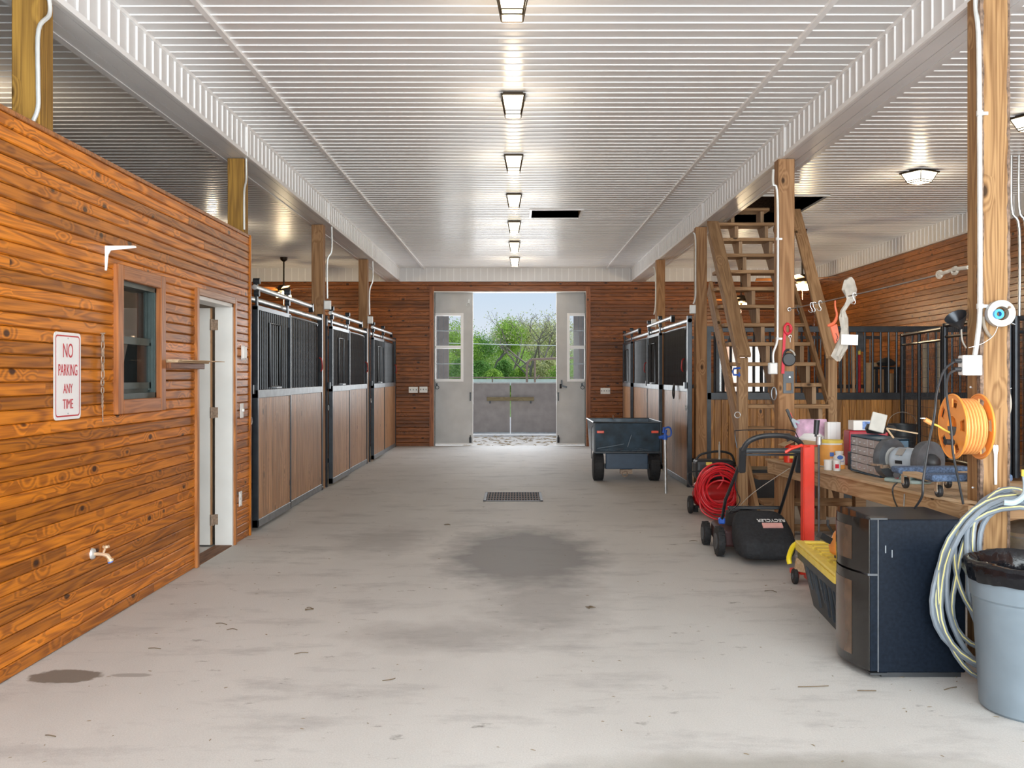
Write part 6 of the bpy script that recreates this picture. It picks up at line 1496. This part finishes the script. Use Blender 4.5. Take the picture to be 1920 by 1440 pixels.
for x0, x1, lbl in ((812, 842, 'tall grey board panel seen through the left door window'), (1075, 1100, 'tall grey board panel seen through the right door window')):
    a = (x0 - VX) * GY / F; b = (x1 - VX) * GY / F; t = thing('porch_panel', lbl, 'panel', ((a + b) / 2, GY - .1, 0)); h = (b - a) / 2
    MB().bx(-h, h, 0, .06, -.02, 3.35).build('board', M_gate, t); 
    for q in (-.3, .3): MB().bx(q * h, q * h + .012, -.006, 0, 0, 3.3).build('batten', M_chan, t)
# pipe railing beyond
RY = 42; k = RY / F
t = thing('pipe_fence', 'long pale pipe and board fence beyond the grey gates', 'fence', (0, RY, 0))
MB().cyl((-16, 0, 1.33), (16, 0, 1.33), .03, n=8).build('top_pipe', M_rust, t); MB().bx(-16, 16, -.02, .02, 1.0, 1.27).build('pale_board', plain('pale_board', (.95, .92, .86), .8, var=.1, scale=3), t)
for x in range(-16, 17, 3): MB().cyl((x * 1.0, 0, -.05), (x * 1.0, 0, 1.36), .035, n=8).build('fence_post', M_rust, t)
a = px(988, 705, 30); t = thing('pipe_gate', 'rusty bent pipe gate frame rising above the right grey gate', 'gate', (a.x, 30, 0)); k = 30 / F
MB().tube(smooth_path([(0, 0, -.02), (0, 0, 1.5), (2 * k, 0, CH + 24 * k), (10 * k, 0, CH + 31 * k), (30 * k, 0, CH + 32 * k), (90 * k, 0, CH + 34 * k)], 5), .035, 8).build('outer_pipe', M_rust, t, smooth=True)
MB().tube([(15 * k, 0, -.02), (15 * k, 0, CH + 31 * k)], .03, 8).tube([(18 * k, 0, 1.3), (20 * k, 0, CH - 2 * k), (24 * k, 0, CH + 2 * k)], .02, 6).build('inner_pipe', M_rust, t)
t = thing('power_line', 'pale overhead cable crossing in front of the trees', 'cable', (0, 48, 3.0))
MB().tube([(-14, 0, .35), (-5, 0, .05), (0, 0, -.08), (5, 0, -.18), (14, 0, -.2)], .022, 5).build('wire', M_paper, t)
# hill
m = MB(); nx, ny = 24, 16; vs = []
for j in range(ny + 1):
    y = 34 + j * 8; 
    for i in range(nx + 1): vs.append((-60 + i * 5, y, -.04 + max(0, (y - 62)) * .055 + .25 * math.sin(i * 1.3 + j)* (1 if y > 50 else 0)))
m.add(vs, [(j * (nx + 1) + i, j * (nx + 1) + i + 1, (j + 1) * (nx + 1) + i + 1, (j + 1) * (nx + 1) + i) for j in range(ny) for i in range(nx)])
M_grass = plain('meadow_grass', (.16, .24, .06), .95, var=.4, scale=1.5)
tag(m.build('ground_hill', M_grass, smooth=True), kind='structure')
t = thing('dirt_path', 'pale dirt path climbing the wooded slope in the middle', 'path', (-.5, 66, 0))
MB().add([(-.35, -6, .25), (.45, -6, .25), (.35, 0, .9), (-.25, 0, .9), (.05, 6, 1.7), (-.15, 6, 1.7), (-.35, -6, -.3), (.45, -6, -.3), (.05, 6, .3), (-.15, 6, .3)], [(0, 1, 2, 3), (3, 2, 4, 5), (0, 6, 7, 1), (1, 7, 8, 4, 2), (5, 9, 6, 0, 3)]).build('earth', plain('dirt', (.36, .30, .24), .95), t)
def leafmat(name, c, var=.35):
    m, nt, b = newmat(name); L = nt.links; ge = N(nt, 'ShaderNodeNewGeometry'); r = N(nt, 'ShaderNodeValToRGB'); L.new(ge.outputs['Random Per Island'], r.inputs[0])
    r.color_ramp.elements[0].color = tuple(q * (1 - var) for q in c) + (1,); r.color_ramp.elements[1].color = tuple(min(1, q * (1 + var)) for q in c) + (1,)
    L.new(r.outputs[0], b.inputs['Base Color']); b.inputs['Roughness'].default_value = .7
    tr = N(nt, 'ShaderNodeBsdfTranslucent'); L.new(r.outputs[0], tr.inputs[0]); ms = N(nt, 'ShaderNodeMixShader'); ms.inputs[0].default_value = .35
    L.new(b.outputs[0], ms.inputs[1]); L.new(tr.outputs[0], ms.inputs[2]); L.new(ms.outputs[0], nt.nodes['Material Output'].inputs[0]); return m
L1 = leafmat('bright_leaf', (.36, .56, .08)); L2 = leafmat('deep_leaf', (.17, .36, .06)); L3 = leafmat('pale_leaf', (.58, .60, .27)); L4 = leafmat('yellow_leaf', (.62, .75, .10))
M_bk = plain('bark_grey', (.30, .25, .22), .9)
def tree(label, x, y, h, lm, nl, crown, seed, name='tree', bare=False, ls=.06, trunk=True, cz=.62):
    rnd = random.Random(seed); gz = max(0, (y - 62)) * .055
    t = thing(name, label, 'tree' if name == 'tree' else 'bush', (x, y, gz - .1))
    tips = []; m = MB()
    def grow(p, d, L, r, lev):
        n = 4; pts = [p]; 
        for i in range(n):
            d = (d + Vector((rnd.uniform(-.2, .2), rnd.uniform(-.2, .2), rnd.uniform(-.05, .15)))).normalized(); pts.append(pts[-1] + d * L / n)
        m.tube(pts, [max(.008, r * (1 - .5 * i / n)) for i in range(n + 1)], 5)
        if lev == 0: tips.append(pts[-1]); tips.append(pts[-2]); return
        for k in range(3 if lev > 1 else 4):
            a = rnd.uniform(0, 6.28); q = rnd.choice((2, 3, 4, 4)); up = rnd.uniform(.45, 1.0)
            nd = (d * up + Vector((math.cos(a), math.sin(a), rnd.uniform(-.1, .5))) * .8).normalized(); grow(pts[q], nd, L * rnd.uniform(.55, .75), r * .5, lev - 1)
    if trunk: grow(Vector((0, 0, 0)), Vector((rnd.uniform(-.1, .1), 0, 1)), h * .42, h * .022, 4 if bare else 3); m.build('trunk', M_bk, t)
    if nl:
        m = MB(); V = m.v; Fc = m.f
        for i in range(nl):
            if trunk: c = rnd.choice(tips) + Vector((rnd.gauss(0, 1), rnd.gauss(0, 1), rnd.gauss(0, 1))) * crown * .30
            else:
                a = rnd.uniform(0, 6.28); u = rnd.random() ** .5; zz = rnd.random(); rr = crown * math.sqrt(max(.02, 1 - zz * zz)) * u * (1 + .25 * math.sin(a * 5 + zz * 7))
                c = Vector((math.cos(a) * rr, math.sin(a) * rr, zz * h))
            a = Vector((rnd.gauss(0, 1), rnd.gauss(0, 1), rnd.gauss(0, 1))).normalized() * ls; b = a.orthogonal().normalized() * ls * .6
            k = len(V); V += [tuple(c - a), tuple(c + b), tuple(c + a), tuple(c - b)]; Fc.append((k, k + 1, k + 2, k + 3))
        m.m = [0] * len(Fc); tag(m.build('foliage', lm, t), kind='stuff')
    return t
TY = 70; 
def tx(x, Y): return (x - VX) * Y / F
tree('rounded airy green tree left of the bare trees', tx(922, 66), 66, 5.4, L1, 6500, 1.0, 1)
tree('pale green budding tree beside the dark branched one', tx(952, 71), 71, 5.6, L3, 5000, 1.1, 2)
tree('tall bare grey tree with spreading branches, right of centre', tx(993, 60), 60, 6.4, L3, 260, .9, 3, bare=True)
tree('second bare tree partly hidden by the right barn door', tx(1030, 63), 63, 6.3, L3, 350, 1.0, 4, bare=True)
tree('leafy tree seen through the left door window', tx(860, 64), 64, 5.5, L1, 7000, 1.2, 5)
tree('dense green tree just left of the left barn door edge', tx(886, 76), 76, 4.4, L2, 6000, 1.2, 6)
tree('sparse tree seen through the right door window', tx(1075, 66), 66, 5.6, L3, 5000, 1.1, 7)
tree('thin green tree behind the pipe gate', tx(1012, 80), 80, 3.8, L3, 6000, 1.3, 8)
bl = [(868, 60, 2.6, 1.6, L2, 'dark green bush left behind the door window'), (900, 58, 2.4, 1.3, L2, 'deep green bush by the left barn door edge'), (925, 57, 1.9, .9, L1, 'low rounded bush left of the yellow one'), (923, 55, 1.25, .5, L4, 'bright yellow green shrub in front'), (945, 62, 2.5, .9, L2, 'dark shrub beside the dirt path'), (975, 60, 2.0, .9, L1, 'green shrub right of the dirt path'), (1000, 61, 2.6, 1.1, L3, 'pale shrub below the tall bare tree'), (1030, 60, 2.5, 1.2, L3, 'pale shrub behind the pipe gate'), (1062, 58, 2.4, 1.4, L1, 'green shrub hidden behind the right door'), (1095, 60, 3.0, 1.8, L1, 'big shrub seen through the right door window'), (835, 62, 3.0, 1.8, L1, 'big shrub behind the left door window'), (960, 76, 3.2, 2.4, L1, 'wide green thicket on the slope behind the path'), (1025, 80, 3.4, 2.6, L3, 'wide pale thicket on the slope at right'), (890, 78, 3.6, 2.6, L1, 'wide green thicket on the slope at left')]
for i, (x, y, h, c, lm, lbl) in enumerate(bl): tree(lbl, tx(x, y), y, h, lm, 6500, c, 40 + i, 'bush', trunk=False, ls=.055)
